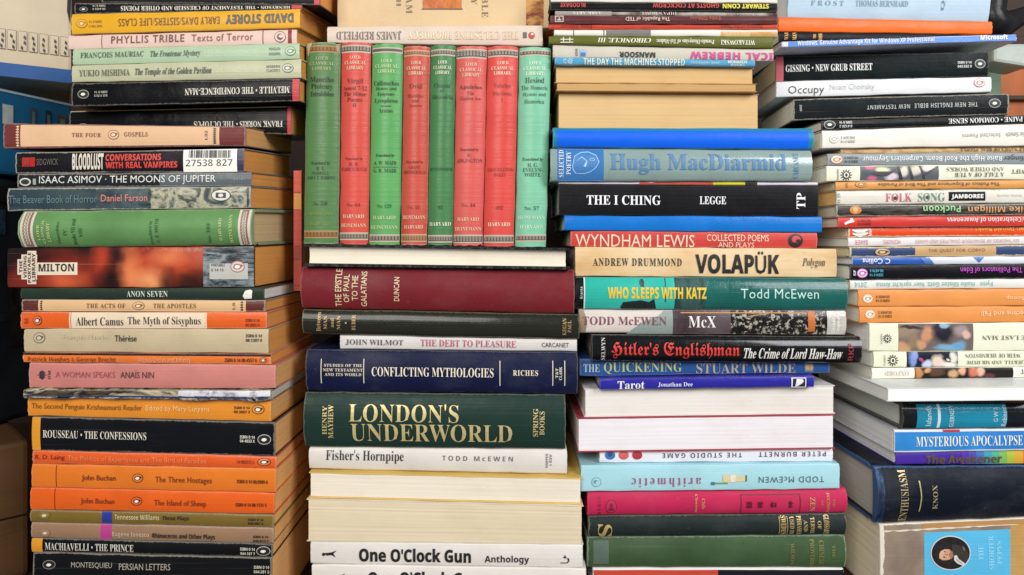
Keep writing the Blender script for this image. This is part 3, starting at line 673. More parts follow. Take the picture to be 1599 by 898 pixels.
upright((478, 532, 474, 528.5, 68, 381.5), '#5a8653', 'dull green upright book with a torn brown band, leftmost of the row', head(93, '#a9b07a') + [('Manetho', 125.5, .68, 8.5, '#1f2c1c', 's'), ('Ptolemy', 137.5, .62, 10.5, '#1f2c1c', 's'), ('Tetrabiblos', 148, .68, 7.5, '#1f2c1c', 's'), ('Translated by', 256, .55, 6, '#2a4a28', 'bi'), ('W. G.', 264, .25, 5.5, '#2a4a28', 's'), ('WADDELL', 271, .5, 5, '#2a4a28', 's'), ('AND F. E. ROBBINS', 278, .8, 5, '#2a4a28', 's'), ('No. 350', 318, .4, 6, '#2a4a28', 's'), ('HEINEMANN', 334, .68, 5, '#8a9a4c', 's'), ('HARVARD', 350, .58, 5, '#8a9a4c', 's')], band='#a98a5c', keyc='#7c4e2e', kh=(5, 16), bb=(360, 372), worn=True)
upright((533, 580, 530, 575.5, 67.5, 382), '#d65348', 'red upright book, leftmost red of the row, with a four-line dark title', head(91.5, '#e2cda8') + [('Virgil', 129, .54, 9.5, R1, 's'), ('Aeneid 7-12', 139, .8, 6.5, R1, 's'), ('The Minor', 148, .76, 6.5, R1, 's'), ('Poems', 157, .5, 6.5, R1, 's'), ('II', 165.5, .12, 5.5, R1, 's'), ('Translated by', 249, .6, 5.5, '#8a2420', 'bi'), ('H. R.', 257, .34, 5.5, '#8a2420', 's'), ('FAIRCLOUGH', 265, .86, 5.5, '#8a2420', 's'), ('No. 64', 320, .46, 5.5, '#8a2420', 's'), ('HARVARD', 338, .72, 5.5, '#e2cda8', 's'), ('HEINEMANN', 352, .84, 5.5, '#e2cda8', 's')], kh=(4.5, 16.5), bb=(363, 375))
upright((581, 630, 576, 624.5, 70, 382.6), '#63ad64', 'bright green upright book with a rule between its lower title lines', head(97, '#c9d8a4') + [('Callimachus', 131.5, .8, 7.5, G1, 's'), ('Hymns and', 140.5, .66, 6, G1, 's'), ('Epigrams', 149, .54, 6.5, G1, 's'), ('Lycophron', 159.5, .74, 8.5, G1, 's'), ('—', 167.2, .34, 1.1, G1, 's'), ('Aratus', 174, .44, 6.5, G1, 's'), ('Translated by', 244, .6, 5.5, G1, 'bi'), ('A. W. MAIR', 255, .74, 6, G1, 's'), ('—', 261.5, .8, .6, G1, 's'), ('G. R. MAIR', 267, .74, 6, G1, 's'), ('No. 129', 322, .46, 6, '#2c6a30', 's'), ('HARVARD', 340, .72, 5.5, '#c9d8a4', 's'), ('HEINEMANN', 355, .86, 5.5, '#c9d8a4', 's')], kh=(6, 14.5), bb=(366, 378))
upright((630.5, 672, 625.5, 667, 73.5, 383), '#c65446', 'brick red upright book with a stained band, between two green books', head(100, '#e6cfae') + [('Ovid', 136, .48, 7.5, '#7a1f1a', 's'), ('Heroides', 151, .6, 5.5, '#8a2a24', 's'), ('and', 158.5, .26, 5.5, '#8a2a24', 's'), ('Amores', 166, .5, 5, '#8a2a24', 's'), ('Translated by', 254, .66, 5.5, '#8a2a24', 'bi'), ('GRANT', 262, .44, 5, '#8a2a24', 's'), ('SHOWERMAN', 269.5, .84, 5.5, '#8a2a24', 's'), ('No. 41', 324, .46, 5.5, '#8a2a24', 's'), ('HEINEMANN', 339.5, .84, 5.5, '#e6c9a8', 's'), ('HARVARD', 354.5, .7, 5.5, '#e6c9a8', 's')], band='#c2a07a', keyc='#8c5a44', kh=(6.5, 16), bb=(365.5, 378), worn=True)
upright((672.5, 712, 667.5, 707, 71.8, 383.4), '#4b8652', 'narrow deep green upright book, third green from the left, with white headings', head(99, '#eae6cc') + [('Clement', 135, .66, 6.5, '#1d5024', 's'), ('of', 142.5, .16, 6, '#1d5024', 's'), ('Alexandria', 152.5, .84, 6.5, '#1d5024', 's'), ('BUTTERWORTH', 265, .9, 5, '#1d5024', 's'), ('92', 324, .18, 5.5, '#1d5024', 's'), ('HARVARD', 350, .84, 6, '#eae6cc', 's')], kh=(7, 17), bb=(367, 379))
upright((712.3, 761, 707.3, 754, 73.5, 384), '#d66058', 'faded red upright book with a taller pale band than its neighbours', head(102.5, '#e2c8a6') + [('Apuleius', 138, .74, 8.5, '#581412', 's'), ('The', 147, .24, 5.5, '#7a201c', 's'), ('Golden Ass', 155, .66, 6, '#7a201c', 's'), ('Translated by', 235, .62, 5.5, '#7a201c', 'bi'), ('W.', 243.5, .16, 5.5, '#7a201c', 's'), ('ADLINGTON', 251.5, .86, 6, '#7a201c', 's'), ('No. 44', 320.5, .46, 5.5, '#7a201c', 's'), ('HARVARD', 342.5, .72, 5.5, '#e2c8a6', 's'), ('HEINEMANN', 357.5, .86, 5.5, '#e2c8a6', 's')], kh=(5, 19.5), bb=(366.5, 380))
upright((761.5, 810, 754.5, 802.5, 73.5, 385), '#da4f48', 'vivid red upright book, rightmost red of the row, title barely legible', head(100, '#ecd8ba') + [('Valerius', 135, .56, 7, '#a02422', 's'), ('Maximus', 147, .62, 6.5, '#a02422', 's'), ('I', 157.5, .05, 6, '#a02422', 's'), ('SHACKLETON', 265.5, .84, 5.5, '#a02422', 's'), ('BAILEY', 273.5, .4, 5.5, '#a02422', 's'), ('492', 324.5, .24, 5.5, '#a02422', 's'), ('HARVARD', 350.5, .72, 6, '#ecd8ba', 's')], kh=(5.5, 17), bb=(367, 379.5))
upright((811, 861, 804, 853, 75.4, 385.6), '#84cba8', 'pale sea-green upright book, rightmost of the row', head(100.5, '#e2efd2') + [('Hesiod', 127, .6, 8.5, '#17402c', 's'), ('The Homeric', 138.5, .84, 6.5, '#2a6248', 's'), ('Hymns and', 149.5, .72, 6.5, '#2a6248', 's'), ('Homerica', 160, .62, 6.5, '#2a6248', 's'), ('Translated by', 250, .66, 6, '#1f5038', 'bi'), ('H. G.', 258.5, .32, 6, '#1f5038', 's'), ('EVELYN-', 266, .62, 6, '#1f5038', 's'), ('WHITE', 273.5, .52, 6, '#1f5038', 's'), ('No. 57', 325.5, .46, 6, '#1f5038', 's'), ('HEINEMANN', 340, .84, 5.5, '#cfe8cc', 's'), ('HARVARD', 354.5, .72, 5.5, '#cfe8cc', 's')], kh=(4.5, 14), bb=(366, 377.5))
for bk in BOOKS:
    if bk.label.startswith('dull green upright'):
        bk.poly('torn_jacket_edge', [([(481, 69.5), (490, 69), (489, 73), (486, 76), (484, 88), (482, 90), (481, 80)], M('#b7a888'), 6), ([(526, 71), (531, 70), (530, 80), (527.5, 84), (526.5, 77)], M('#a08a60'), 6)])
# below the row
B('mid', 'fhb', .553, (475, 890, 380.5, 414, 387.5, 421), 'black hardback with its white page edges facing out, under the upright row', D=.15, col=cover('#17181a', .4, .3), page=pages('#e6ddcb', .45), t=.0022, wave=.5)
b = B('mid', 'hb', .560, (471.6, 897, 415.6, 482.6, 421, 488.6), 'thick maroon cloth hardback with cream sideways title', col=cover('#74232a', .5, .3, True), page='#e0d0b4', bulge=.005)
for s_, x0, x1, y0, y1 in (('THE EPISTLE', 525.7, 535.6, 419.5, 478.7), ('OF PAUL', 538.6, 547.6, 428, 472), ('TO THE', 551.5, 561, 430, 469), ('GALATIANS', 565.6, 574.6, 423.4, 478.7), ('DUNCAN', 616.6, 625, 432.4, 469.7)): b.t_(s_, x0, y0, x1, y1, 'gb', '#e0c8a0', 90)
b = B('mid', 'hb', .558, (473, 905, 482.6, 526, 490.7, 532), 'scuffed charcoal hardback in a clear jacket with faded gold sideways title', col=cover('#24251f', .24, .7, coat=.35, wearcol='#6a6048'), page='#d4c09c', bulge=.003)
for s_, x0, x1, y0, y1, f in (('Between', 495.6, 502.5, 487.5, 520, 's'), ('MAN', 507, 512.4, 493.5, 516.5, 's'), ('and', 517.5, 523, 497.5, 513, 's'), ('MAN', 527.5, 533, 493.5, 517, 's'), ('BUBER', 550.6, 556.6, 492, 518, 's'), ('KEGAN', 878, 884, 497, 524.6, 's'), ('PAUL', 886, 891.5, 500.6, 520, 's')): b.t_(s_, x0, y0, x1, y1, f, gold('#b79a66'), 90)
b.poly('dot', [(ell(541.5, 505.5, 1.3, 1.3, 10), M('#cdb98c'), 1)])
b = B('mid', 'pb', .560, (531, 901, 523, 542.6, 530, 547.7), 'white paperback half hidden beneath the charcoal hardback, pink title', col=cover('#d2cecb', .4, .2), page='#e4dccc')
b.t_('JOHN WILMOT', 540, 529.5, 630, 538, 'r', '#4c4a4c').t_('THE DEBT TO PLEASURE', 657, 530.5, 806, 540.5, 'r', '#b4506c').t_('CARCANET', 846, 534.5, 888, 541, 'g', '#333236')
b = B('mid', 'hb', .558, (478.5, 902, 545, 609, 550, 613.8), 'navy blue hardback with white title between thin vertical rules', col=cover('#151a3a', .42, .3, True), page='#e6dcc8', bulge=.0035)
for x in (503.4, 569.5, 780.8, 862.8, 881.4): b.poly('rule', [(rect(x - .6, 559 if x < 700 else 562, x + .6, 596 if x < 700 else 600), M('#e4dcc4'), 1)])
b.t_('STUDIES OF THE', 508, 566.6, 567, 570.8, 's', '#dcd4c0', 0, 1.1).t_('NEW TESTAMENT', 506.5, 573.3, 568, 577.8, 's', '#dcd4c0', 0, 1.1).t_('AND ITS WORLD', 509, 580.2, 566, 584.7, 's', '#dcd4c0', 0, 1.1).t_('CONFLICTING MYTHOLOGIES', 582, 572, 771, 586, 'r', '#ece4d0').t_('RICHES', 801, 576, 840, 584.5, 's', '#e4dcc8', 0, 1.15).t_('T&T', 867, 573, 871, 588, 's', '#e4dcc8', 90).t_('CLARK', 872.5, 571, 877, 591, 's', '#e4dcc8', 90)
b = B('mid', 'hb', .556, (476, 883, 612, 695.6, 616.6, 700), 'very thick dark green hardback with a large two-line gold title', col=cover('#213731', .36, .35), page='#dccdb0', bulge=.005)
gd = gold('#d2c088')
b.t_("LONDON'S", 547, 629, 717, 656, 'r', gd).t_('UNDERWORLD', 549.6, 659, 800, 687, 'r', gd).t_('HENRY', 506, 631.5, 513, 674.7, 's', gd, 90).t_('MAYHEW', 514.7, 630, 523, 681, 's', gd, 90).t_('SPRING', 832, 636, 840, 678.7, 's', gd, 90).t_('BOOKS', 842, 640, 850, 676, 's', gd, 90)
b = B('mid', 'hb', .558, (483, 885.5, 697, 735.4, 700.6, 745), 'white jacketed book with a short black title, beneath the dark green hardback', col=cover('#d9d5ce', .35, .2), page='#e2c77e', bulge=.002, D=.135)
b.t_("Fisher's Hornpipe", 510, 702.5, 631, 724, 'r', '#1e1e22').t_('TODD McEWEN', 691, 712, 801, 720, 'n', '#5c5c60', 0, 1.5).t_('HARPER', 851.7, 708, 855.6, 731, 'n', '#3a3a40', 90).t_('& ROW', 857.5, 709, 861.5, 728, 'n', '#3a3a40', 90)
b = B('mid', 'fpb', .552, (482.5, 909, 737, 777.6, 746.5, 790), 'white page-edge block with a yellow cover, upper of two blocks turned backwards', col=cover('#d8b662', .4, .2), page=pages('#e8decd', .5), D=.13, t=.0010, wave=2)
b = B('mid', 'fpb', .550, (479, 911, 779, 844, 790, 849.6), 'thick cream page-edge block, lower of two blocks turned backwards', col=cover('#d9d0bd', .4, .2), page=pages('#dfd1b4', .65), D=.13)
for q, lab, y, dn, w_ in (((485, 910, 846, 880.5, 850.6, 888), 'white paperback with bold black title, upper of the two alike at the bottom', 0, False, 0), ((487, 915.5, 881.5, 916, 888, 925), 'white paperback with bold black title, lower of the two alike, cut by the picture bottom', 36, True, 1)):
    b = B('mid', 'pb', .550 - .001 * w_, q, lab, col=cover('#e2ddd6', .35, .2), page=WHT, down=dn)
    x = 14 * w_
    b.t_("One O'Clock Gun", 561 + x, 856 + y, 735.5 + x, 878 + y, 'nx', '#1a1a1c').t_('Anthology', 757 + x, 867 + y, 826 + x, 882 + y, 'nb', '#1a1a1c')
    X, Y = 503 + x, 858 + y
    b.poly('lying_figure_emblem', [(ell(X + 3, Y + 7, 2.6, 2.6), M('#151515'), 1), ([(X + 4, Y + 5), (X + 14, Y + 4), (X + 23, Y + 1), (X + 18, Y + 6), (X + 22, Y + 12), (X + 15, Y + 8), (X + 8, Y + 9)], M('#151515'), 1.4)])
    X, Y = 875 + x, 866 + y
    b.poly('apple_emblem', [(rect(X, Y + 12.5, X + 10, Y + 14), M('#151515'), 1), ([(X + 9, Y + 6), (X + 13, Y + 5), (X + 14, Y + 10), (X + 11, Y + 14), (X + 9, Y + 13), (X + 12, Y + 10), (X + 11, Y + 7)], M('#151515'), 1.3), (ell(X + 7, Y + 4, 3, 1), M('#151515'), 1.6), (ell(X + 7, Y + 3, 1, 3), M('#151515'), 1.9)])

# ================================================================== THIRD PILE
b = B('third', 'pb', .566, (860, 1214, -30, 3, -30, 5), 'white paperback at the top of the third pile, cut by the picture edge', col=cover('#e2dfd6', .4, .2), page=WHT)
b = B('third', 'pb', .566, (858, 1214, 2.3, 16.4, 5, 18.7), 'thin black paperback with upside-down red and yellow capitals', col=cover('#19191b', .35, .3), page='#d8c8a8')
b.t_('STEWART CONN', 1127.7, 6, 1199.6, 14, 'nx', '#d8cc3c', 180).t_('GHOSTS AT COCKCROW', 1019, 5, 1122, 12.5, 'nb', '#c4423c', 180).t_('BLOODAXE', 875, 4, 914, 11.5, 'nb', '#c4423c', 180)
b = B('third', 'pb', .567, (866, 1214, 17, 24.5, 19.6, 26.3), 'very thin mottled grey and dark red booklet below the black one', col=cover('#5a3a38', .35, .3, art=(('#2a1c1c', '#4a2a2c', '#b0a8a0', '#3a2024', '#6c2c30'), 16, .5, (1, 1, 1))), page='#d8c8a8')
b.band(867, 955, cover('#a09892', .35, .3), name='grey_panel').t_('AARK ARTS', 894.7, 18.5, 939, 23.5, 'r', '#e6e2da', 180).t_("DIPA'S BOWL", 999.7, 19, 1056, 24.3, 'r', '#d8c8be', 180).t_('Yuyutsu', 1135, 20.5, 1185, 24.8, 'r', '#b09a90', 180)
b = B('third', 'pb', .565, (859.6, 1214.6, 24.5, 37.4, 26.5, 37.4), 'thin maroon paperback with upside-down white title and boxed letter', col=cover('#5c2e30', .35, .3), page='#d8c8a8')
b.t_('The Republic of TED', 976.6, 26, 1045.7, 33.5, 'g', '#e2d2c4', 180).t_('Eddie Gibbons', 1077, 26.5, 1124, 32.5, 'g', '#b4684c', 180)
b.poly('boxed_letter', [(rect(866.5, 26, 879.7, 35), M('#d8cabc'), 1), (rect(867.6, 27, 878.6, 34), M('#5c2e30'), 2), (rect(872.4, 28.5, 873.8, 33), M('#d8cabc'), 3), (rect(870, 31.8, 876, 33), M('#d8cabc'), 3.3)])
b = B('third', 'pb', .566, (857, 1214, 38, 46, 38, 46), 'very thin bright red booklet with dark upside-down lettering', col=cover('#c0402f', .35, .3), page='#d8c8a8')
b.t_('Stations of the Heart', 1125, 39.5, 1190, 44.5, 'g', '#6e1c14', 180).t_('Eddie Gibbons', 876, 39.5, 924, 44.5, 'g', '#6e1c14', 180)
b = B('third', 'pb', .566, (865, 1214, 46.5, 56, 48, 57.5), 'thin white booklet with grey and tan picture patches', col=cover('#e6e2d6', .35, .3), page='#d8c8a8')
b.band(895, 896.4, '#55524c').band(942, 943.6, '#55524c').band(946, 1016, '#7c7874', name='grey_panel').band(1125, 1213, cover('#c79a5c', .4, .3, art=(('#e0cfae', '#c08c4c', '#d8b888', '#a87438'), 25, 1, (1, 1, 1))), .3, .98, 'picture_panel')
b = B('third', 'pb', .565, (857, 1207.7, 57.5, 68.5, 59.6, 75.4), 'olive green paperback with upside-down white serif lettering', col=cover('#5f6424', .4, .2), page='#d8c8a8')
b.t_('WITAKOWSKI', 1125, 64.5, 1178, 71, 's', '#ece8d4', 180).t_('Pseudo-Dionysius of Tel-Mahre:', 1024, 62, 1114.7, 69.5, 's', '#ece8d4', 180).t_('CHRONICLE, III', 932.6, 60.5, 1016, 67.5, 'bi', '#ece8d4', 180)
b.poly('publisher_emblem', [(rect(x0, y0, x1, y1), M('#ece8d4'), 1) for x0, y0, x1, y1 in ((875, 66.2, 895, 67.4), (875, 62.4, 895, 63.4), (879, 59.8, 880.2, 66), (889, 59.8, 890.2, 66))])
b = B('third', 'pb', .567, (863, 1207.7, 69, 89.8, 75.4, 95.5), 'grey-white paperback with large pink upside-down capitals', col=cover('#c9c3b4', .4, .2), page='#d8c8a8')
b.t_('ICAL HEBREW', 1077, 81, 1206.5, 93, 'nx', '#c4488c', 180, 1.1).t_('MANSOOR', 966.6, 81, 1023, 90, 'nx', '#27272b', 180).t_('BAKER', 898, 76, 902, 88, 'n', '#4c4c50', 270)
b.poly('publisher_emblem', [(rect(904.7, 76.5, 914.8, 88), M('#9cb4cc'), 1), (rect(906, 82, 914, 87.6), M('#3c78b4'), 2)])
b = B('third', 'pb', .565, (866, 1179, 89, 101, 96.4, 103.6), 'thin sky blue paperback with pale upright title, resting on brown page edges', col=cover('#4d9cc4', .38, .4), page='#c9a468', D=.1)
b.t_('THE DAY THE MACHINES STOPPED', 911, 92, 1068.7, 102.3, 'nb', '#dcdcc4').t_('Christopher Anvil', 1078, 97, 1122, 102, 'n', '#b8d4da').t_('MONARCH', 1136, 96.3, 1165, 100.4, 'nb', '#e4e8dc').t_('BOOKS', 1141, 100.9, 1162, 103.4, 'n', '#e4e8dc').t_('40c', 886, 91, 894, 100.5, 'nb', '#bcd8e0', 90).t_('478', 879.5, 92, 885, 100, 'n', '#bcd8e0', 90)
B('third', 'fpb', .570, (866, 1177.5, 102.7, 129.5, 104, 131.8), 'tan page-edge block of an old paperback, directly under the sky blue one', col=cover('#b88a52', .45, .3), page=pages('#d4b07c', .6), D=.1)
B('third', 'fpb', .567, (868, 1182, 129.5, 141.8, 132, 143.8), 'very thin brown page-edge block between two thicker tan ones', col=cover('#a8793f', .45, .3), page=pages('#c49e6a', .6), D=.1, wave=2)
B('third', 'fpb', .574, (871, 1185, 142.4, 201.4, 145, 202.3), 'very thick tan page-edge block, its spine turned away', col=cover('#b08550', .45, .3), page=pages('#d8b684', .8), D=.1)
b = B('third', 'hb', .565, (863, 1269, 202, 231.6, 203.4, 234.7), 'teal-edged hardback with a plain vivid blue spine', col=cover('#1f7fa0', .35, .3), page='#d8cdb4', bulge=.003)
b.band(870, 1260.6, cover('#0f62e6', .45, .0, stain=.1), .16, .93, 'blue_panel')
b = B('third', 'hb', .563, (859, 1266, 235, 283.5, 237, 283.5), 'grey-green jacketed hardback with large blue letters under crinkled clear film', col=cover('#8aa09c', .15, .3, coat=.9), page='#dcd4c0', bulge=.004)
b.band(870, 942, cover('#3a78b8', .15, .3, coat=.9), .01, .99, 'blue_panel')
b.t_('SELECTED', 872, 238, 879.7, 277.6, 'r', '#dfe8ee', 90).t_('POETRY', 883.5, 240, 891, 274, 'r', '#dfe8ee', 90).t_('Hugh MacDiarmid', 951.6, 243, 1225, 274, 's', '#4f80b0').t_('CARCANET', 1236, 242, 1244, 279, 'r', '#4f80b0', 90)
hd = [(893, 262), (896, 247), (906, 241), (918, 240), (930, 245), (935, 256), (930, 264), (924, 262), (922, 270), (912, 273), (903, 270), (899, 273), (894, 268)]
b.poly('line_drawing', [([(x, y) for x, y in hd], M('#a8cce6'), 1), ([(914 + (x - 914) * .95, 257 + (y - 257) * .93) for x, y in hd], M('#3a78b8'), 2), (ell(924, 252, 4, 2.2, 12), M('#a8cce6'), 3), (ell(924, 252, 3.2, 1.5, 12), M('#3a78b8'), 4), ([(898, 255), (908, 249), (915, 255), (910, 262), (914, 263), (916.5, 255), (908, 247.5)], M('#a8cce6'), 3)])
b = B('third', 'pb', .566, (872, 1277, 283.8, 288, 283.8, 290), 'white-edged thin booklet with a red and yellow strip, on the black hardback', col=cover('#d4cedb', .35, .2), page=WHT)
b.band(998, 1113, '#bc4c40', name='red_strip').band(1113, 1163, '#ccc42c', name='yellow_strip').band(1163, 1182, '#1c1c20', name='black_strip')
b = B('third', 'pb', .564, (872, 1278, 288, 336, 289.6, 338), 'thick black paperback with white serif capitals and sideways two-letter mark', col=cover('#17171b', .42, .2), page=WHT, D=.13)
b.t_('THE I CHING', 915.7, 305, 1031, 320, 's', '#efeff2').t_('LEGGE', 1092, 306.5, 1133, 319, 's', '#efeff2').t_('TP', 1243, 301, 1256.5, 326, 's', '#efeff2', 90)
b = B('third', 'pb', .563, (881, 1283.7, 338.5, 360, 340.7, 363), 'thin plain bright blue book without lettering', col=cover('#1672c8', .3, .15), page='#e4dccb', D=.13)
b = B('third', 'pb', .564, (890.6, 1276, 360.4, 383, 365, 387), 'coral red paperback with cream capitals, sandwiched between blue and cream books', col=cover('#c8453e', .36, .4), page='#cfc4b0')
b.t_('WYNDHAM LEWIS', 898.5, 366, 1084, 384, 'g', '#ecd2b8').t_('COLLECTED POEMS', 1103, 367, 1200, 376.5, 'g', '#ecd2b8').t_('AND PLAYS', 1121, 378, 1177, 385.5, 'g', '#ecd2b8')
b.poly('head_emblem', [(ell(1241.5, 376, 11.5, 9.8), M('#2a1614'), 1), (ell(1242.5, 374.5, 7, 5.4, 16), M('#c8453e'), 2), (ell(1246, 376.5, 4, 2.6, 12), M('#2a1614'), 3), ([(1232, 382), (1240, 378), (1250, 381), (1244, 385)], M('#2a1614'), 3.4)])
b = B('third', 'pb', .562, (898, 1306, 385.6, 430, 388.6, 431.4), 'cream paperback with very bold black title and handwritten mark', col=cover('#d8b888', .42, .3, art=(('#cfa672', '#dcbc8e', '#e2c8a0', '#d2ac78'), 14, .4, (1, 1, 2))), page='#e4dccb', D=.12)
b.t_('ANDREW DRUMMOND', 926, 402.6, 1064, 414.5, 's', '#2c2418', 0, 1.2).t_('VOLAPÜK', 1085, 392, 1216, 426, 'nx', '#191613').t_('Polygon', 1252, 402.6, 1287, 417.6, 'i', '#5c4c38')
b = B('third', 'hb', .560, (898.5, 1321, 432, 481, 434, 482.6), 'teal jacketed hardback with yellow title and pale author name', col=cover('#17605c', .24, .3, coat=.4, art=(('#0f4440', '#1b6660', '#165650'), 7, .3, (1, 1, 1))), page='#e4dccb', bulge=.004)
b.band(899, 911, '#15181a', .02, .98, 'black_end').band(911, 913, '#cfe0d8').band(913, 1052, cover('#2aa598', .24, .2, coat=.4, art=(('#1c8c84', '#2cae9e', '#3cbcae', '#229a8e'), 9, .4, (1, 1, 1))), .02, .98, 'bright_teal_panel')
b.band(1052, 1100, cover('#2c4a48', .24, .2, coat=.4, art=(('#16302f', '#3c5c58', '#1c3c3a', '#208078'), 22, 1.2, (2, 1, .6))), .03, .97, 'picture_panel')
b.poly('picture', [([(968, 478), (972, 470), (985, 473), (1000, 467), (1012, 470), (1020, 465), (1024, 480), (970, 480)], M('#14201f'), 1), ([(1000, 436), (1003, 435), (1005, 450), (1002, 452)], M('#14302e'), 1), (ell(1001, 441, 4, 6, 14), M('#1c504c'), .6), (rect(1037, 434, 1038.4, 470), M('#14302e'), 1)])
b.t_('WHO SLEEPS WITH KATZ', 948, 447.5, 1101, 465, 'nx', '#dcc038').t_('Todd McEwen', 1154, 450, 1275, 464.5, 'g', '#b8ded6', 0, 1.05).t_('Granta', 905, 447, 909, 465, 'n', '#d8d8d4', 90)
b = B('third', 'hb', .561, (903.5, 1320, 482.8, 518.5, 485, 521.4), 'white-to-black jacketed hardback with a speckled dark picture and orange square', col=cover('#d9cfc8', .26, .3, coat=.4), page='#e4dccb', bulge=.002)
b.poly('grey_patch', [([(978, 519.5), (1000, 503), (1028, 492), (1036, 485), (1055, 485), (1062, 492), (1052, 503), (1050, 519.8)], M('#8c9a96'), -6)]).poly('brown_stain', [([(904, 484), (911, 484), (917, 500), (914, 517), (904, 517)], M('#8c7a60'), -6)]).poly('orange_line', [([(1062, 487), (1258, 487.6), (1258, 489), (1062, 488.6)], M('#c4863c'), 1), ([(1165, 493), (1200, 488.4), (1204, 488.6), (1168, 494)], M('#b0742c'), 1)]).band(1050, 1140, cover('#40353a', .26, .3, coat=.4, art=(('#2e262c', '#4c3c42', '#5e5456', '#302830'), 16, .8, (1, 1, 1))), .01, .99, 'picture_panel')
b.band(1140, 1290, cover('#1c1a1a', .26, .3, coat=.4, art=(('#0e0d0d', '#141212', '#1c1a18', '#2a2624', '#b8b2a6', '#8e8880'), 330, .8, (1, 1, 1))), .01, .99, 'speckled_panel').band(1290, 1319, cover('#a8a49a', .26, .3, coat=.4, art=(('#22201e', '#b8b4aa', '#d2cfc8', '#3c3a38'), 45, .8, (1, 1, 1))), .02, .98, 'torn_white_end')
b.poly('orange_block', [(rect(1260, 486, 1271, 516), M('#c46a2c'), 1)]).t_('Secker &', 1296, 489, 1302, 517, 'nb', '#eceae4', 90).t_('Warburg', 1304, 489, 1310, 517, 'nb', '#eceae4', 90)
b.t_('TODD McEWEN', 909, 493.5, 1040, 506, 'r', '#7c3c4a').t_('McX', 1074, 493, 1116.6, 510, 'r', '#eeeae4')
b = B('third', 'hb', .556, (922.6, 1343, 522, 561, 525, 565), 'glossy black jacketed hardback with red blackletter title, longest in its pile', col=cover('#0e0e10', .14, .3, coat=.7), page='#e4dccb', bulge=.004)
b.t_("Nitler's Englishman".replace('Nitler', 'Hitler'), 953, 533, 1153, 557, 'f', '#d63c36').t_('The Crime of Lord Haw-Haw', 1159, 541.5, 1312, 557, 'bi', '#eeeae4').t_('SELWYN', 938, 526, 944, 559, 'r', '#dad6d0', 90).t_('RKP', 1321, 534.6, 1329, 559.6, 'nb', '#8e2a2c', 90)
b = B('third', 'pb', .565, (905, 1295, 561, 582, 565, 582.5), 'slim mid-blue paperback with large pale title, beneath the glossy black hardback', col=cover('#2c5694', .34, .4), page='#cfc6b4')
b.t_('THE', 911, 567, 936, 576.7, 'r', '#b0c0c4').t_('QUICKENING', 942.6, 565, 1064, 580, 'r', '#b4bc70').t_('STUART WILDE', 1086.6, 567, 1241.6, 581, 'r', '#b0a490')
b.poly('publisher_emblem', [(rect(1255.7, 566, 1269.5, 580), M('#6a82a4'), 1), (ell(1260, 573, 3.2, 4.6, 14), M('#c89a64'), 2), (ell(1265.5, 573, 3.2, 4.6, 14), M('#c89a64'), 2)])
b = B('third', 'pb', .556, (936, 1271.5, 591, 612.5, 586.7, 606.7), 'short indigo blue book with white title and boxed letter mark', col=cover('#2c2a98', .3, .25), page='#b8b0a4', D=.10)
b.t_('Tarot', 964, 595.5, 1006, 610.5, 's', '#eceaf2').t_('Jonathan Dee', 1027, 598, 1081, 606.5, 's', '#e0def0')
b.poly('publisher_emblem', [(rect(1235, 589.5, 1258, 607), M('#e8e8ee'), 1), (rect(1237, 591, 1256.5, 605.6), M('#15151c'), 2), ([(1243, 592), (1252, 592), (1254, 596), (1251, 600), (1246, 600), (1244, 605), (1241, 605)], M('#e8e8ee'), 3)])
B('third', 'fpb', .562, (912, 1304, 607, 652, 602, 646.5), 'white page-edge block just under the short indigo book', col=cover('#e4e2de', .4, .2), page=pages('#e4dfd8', .45), D=.13)
B('third', 'fpb', .560, (902, 1303, 652.7, 703.8, 647.3, 698.8), 'thick bright white page-edge block with a thin crimson cover line above', col=cover('#a83a4a', .4, .2), page=pages('#e9e4e8', .35), D=.13, t=.0009)
b = B('third', 'pb', .564, (936, 1300, 704, 725.8, 698.8, 723.8), 'thin white paperback with three coloured dots at its left end', col=cover('#e6e6ee', .36, .1), page='#b8b4ae')
b.t_('PETER BURNETT', 1184, 705.5, 1288.6, 714, 'n', '#3a3a46', 180, 1.25).t_('THE STUDIO GAME', 1034, 707.5, 1158, 716, 'n', '#2c2c38', 180, 1.3)
b.poly('three_dots', [(ell(952.3, 711, 8, 8), M('#3470b0'), 1), (ell(952.3, 709.5, 4, 4), M('#1d4480'), 2), (ell(973.5, 711, 8, 8), M('#d0605c'), 1), (ell(994.6, 711, 8, 8), M('#a82c3c'), 1)])
b = B('third', 'pb', .559, (907, 1311, 726.7, 765, 723.8, 764), 'pale sky blue paperback with a small bottle picture on its spine', col=cover('#a9d8e2', .36, .1), page=WHT, D=.12)
b.t_('TODD McEWEN', 1184, 743, 1286, 752.5, 'g', '#4a5c64', 180, 1.2).t_('arithmetic', 986, 744.5, 1094, 758.5, 'r', '#a4527c', 180, 1.35)
b.poly('bottle_picture', [([(1128, 741), (1134, 739.5), (1150, 741), (1156, 742), (1163, 741.5), (1165, 741.5), (1165, 750), (1156, 750), (1150, 751), (1134, 752), (1128, 750.5)], M('#d9cda0'), 1), (rect(1140, 740.6, 1148, 751.4), M('#e8e2cc'), 2), (rect(1163, 741, 1165.4, 750.6), M('#4c5c4c'), 2), (rect(1116, 752, 1136, 754.4), M('#7c9a54'), 1), (rect(1109.5, 751, 1115.5, 756), M('#3c7898'), 1)])
b.poly('publisher_emblem', [(ell(931, 750.5, 7.5, 7), M('#6a9aa8'), 1), (ell(931, 750.5, 6.6, 6.1), M('#a9d8e2'), 2), (ell(930, 750, 4, 3, 12), M('#6a9aa8'), 3), (ell(932, 751.5, 2, 2.6, 12), M('#a9d8e2'), 4)])
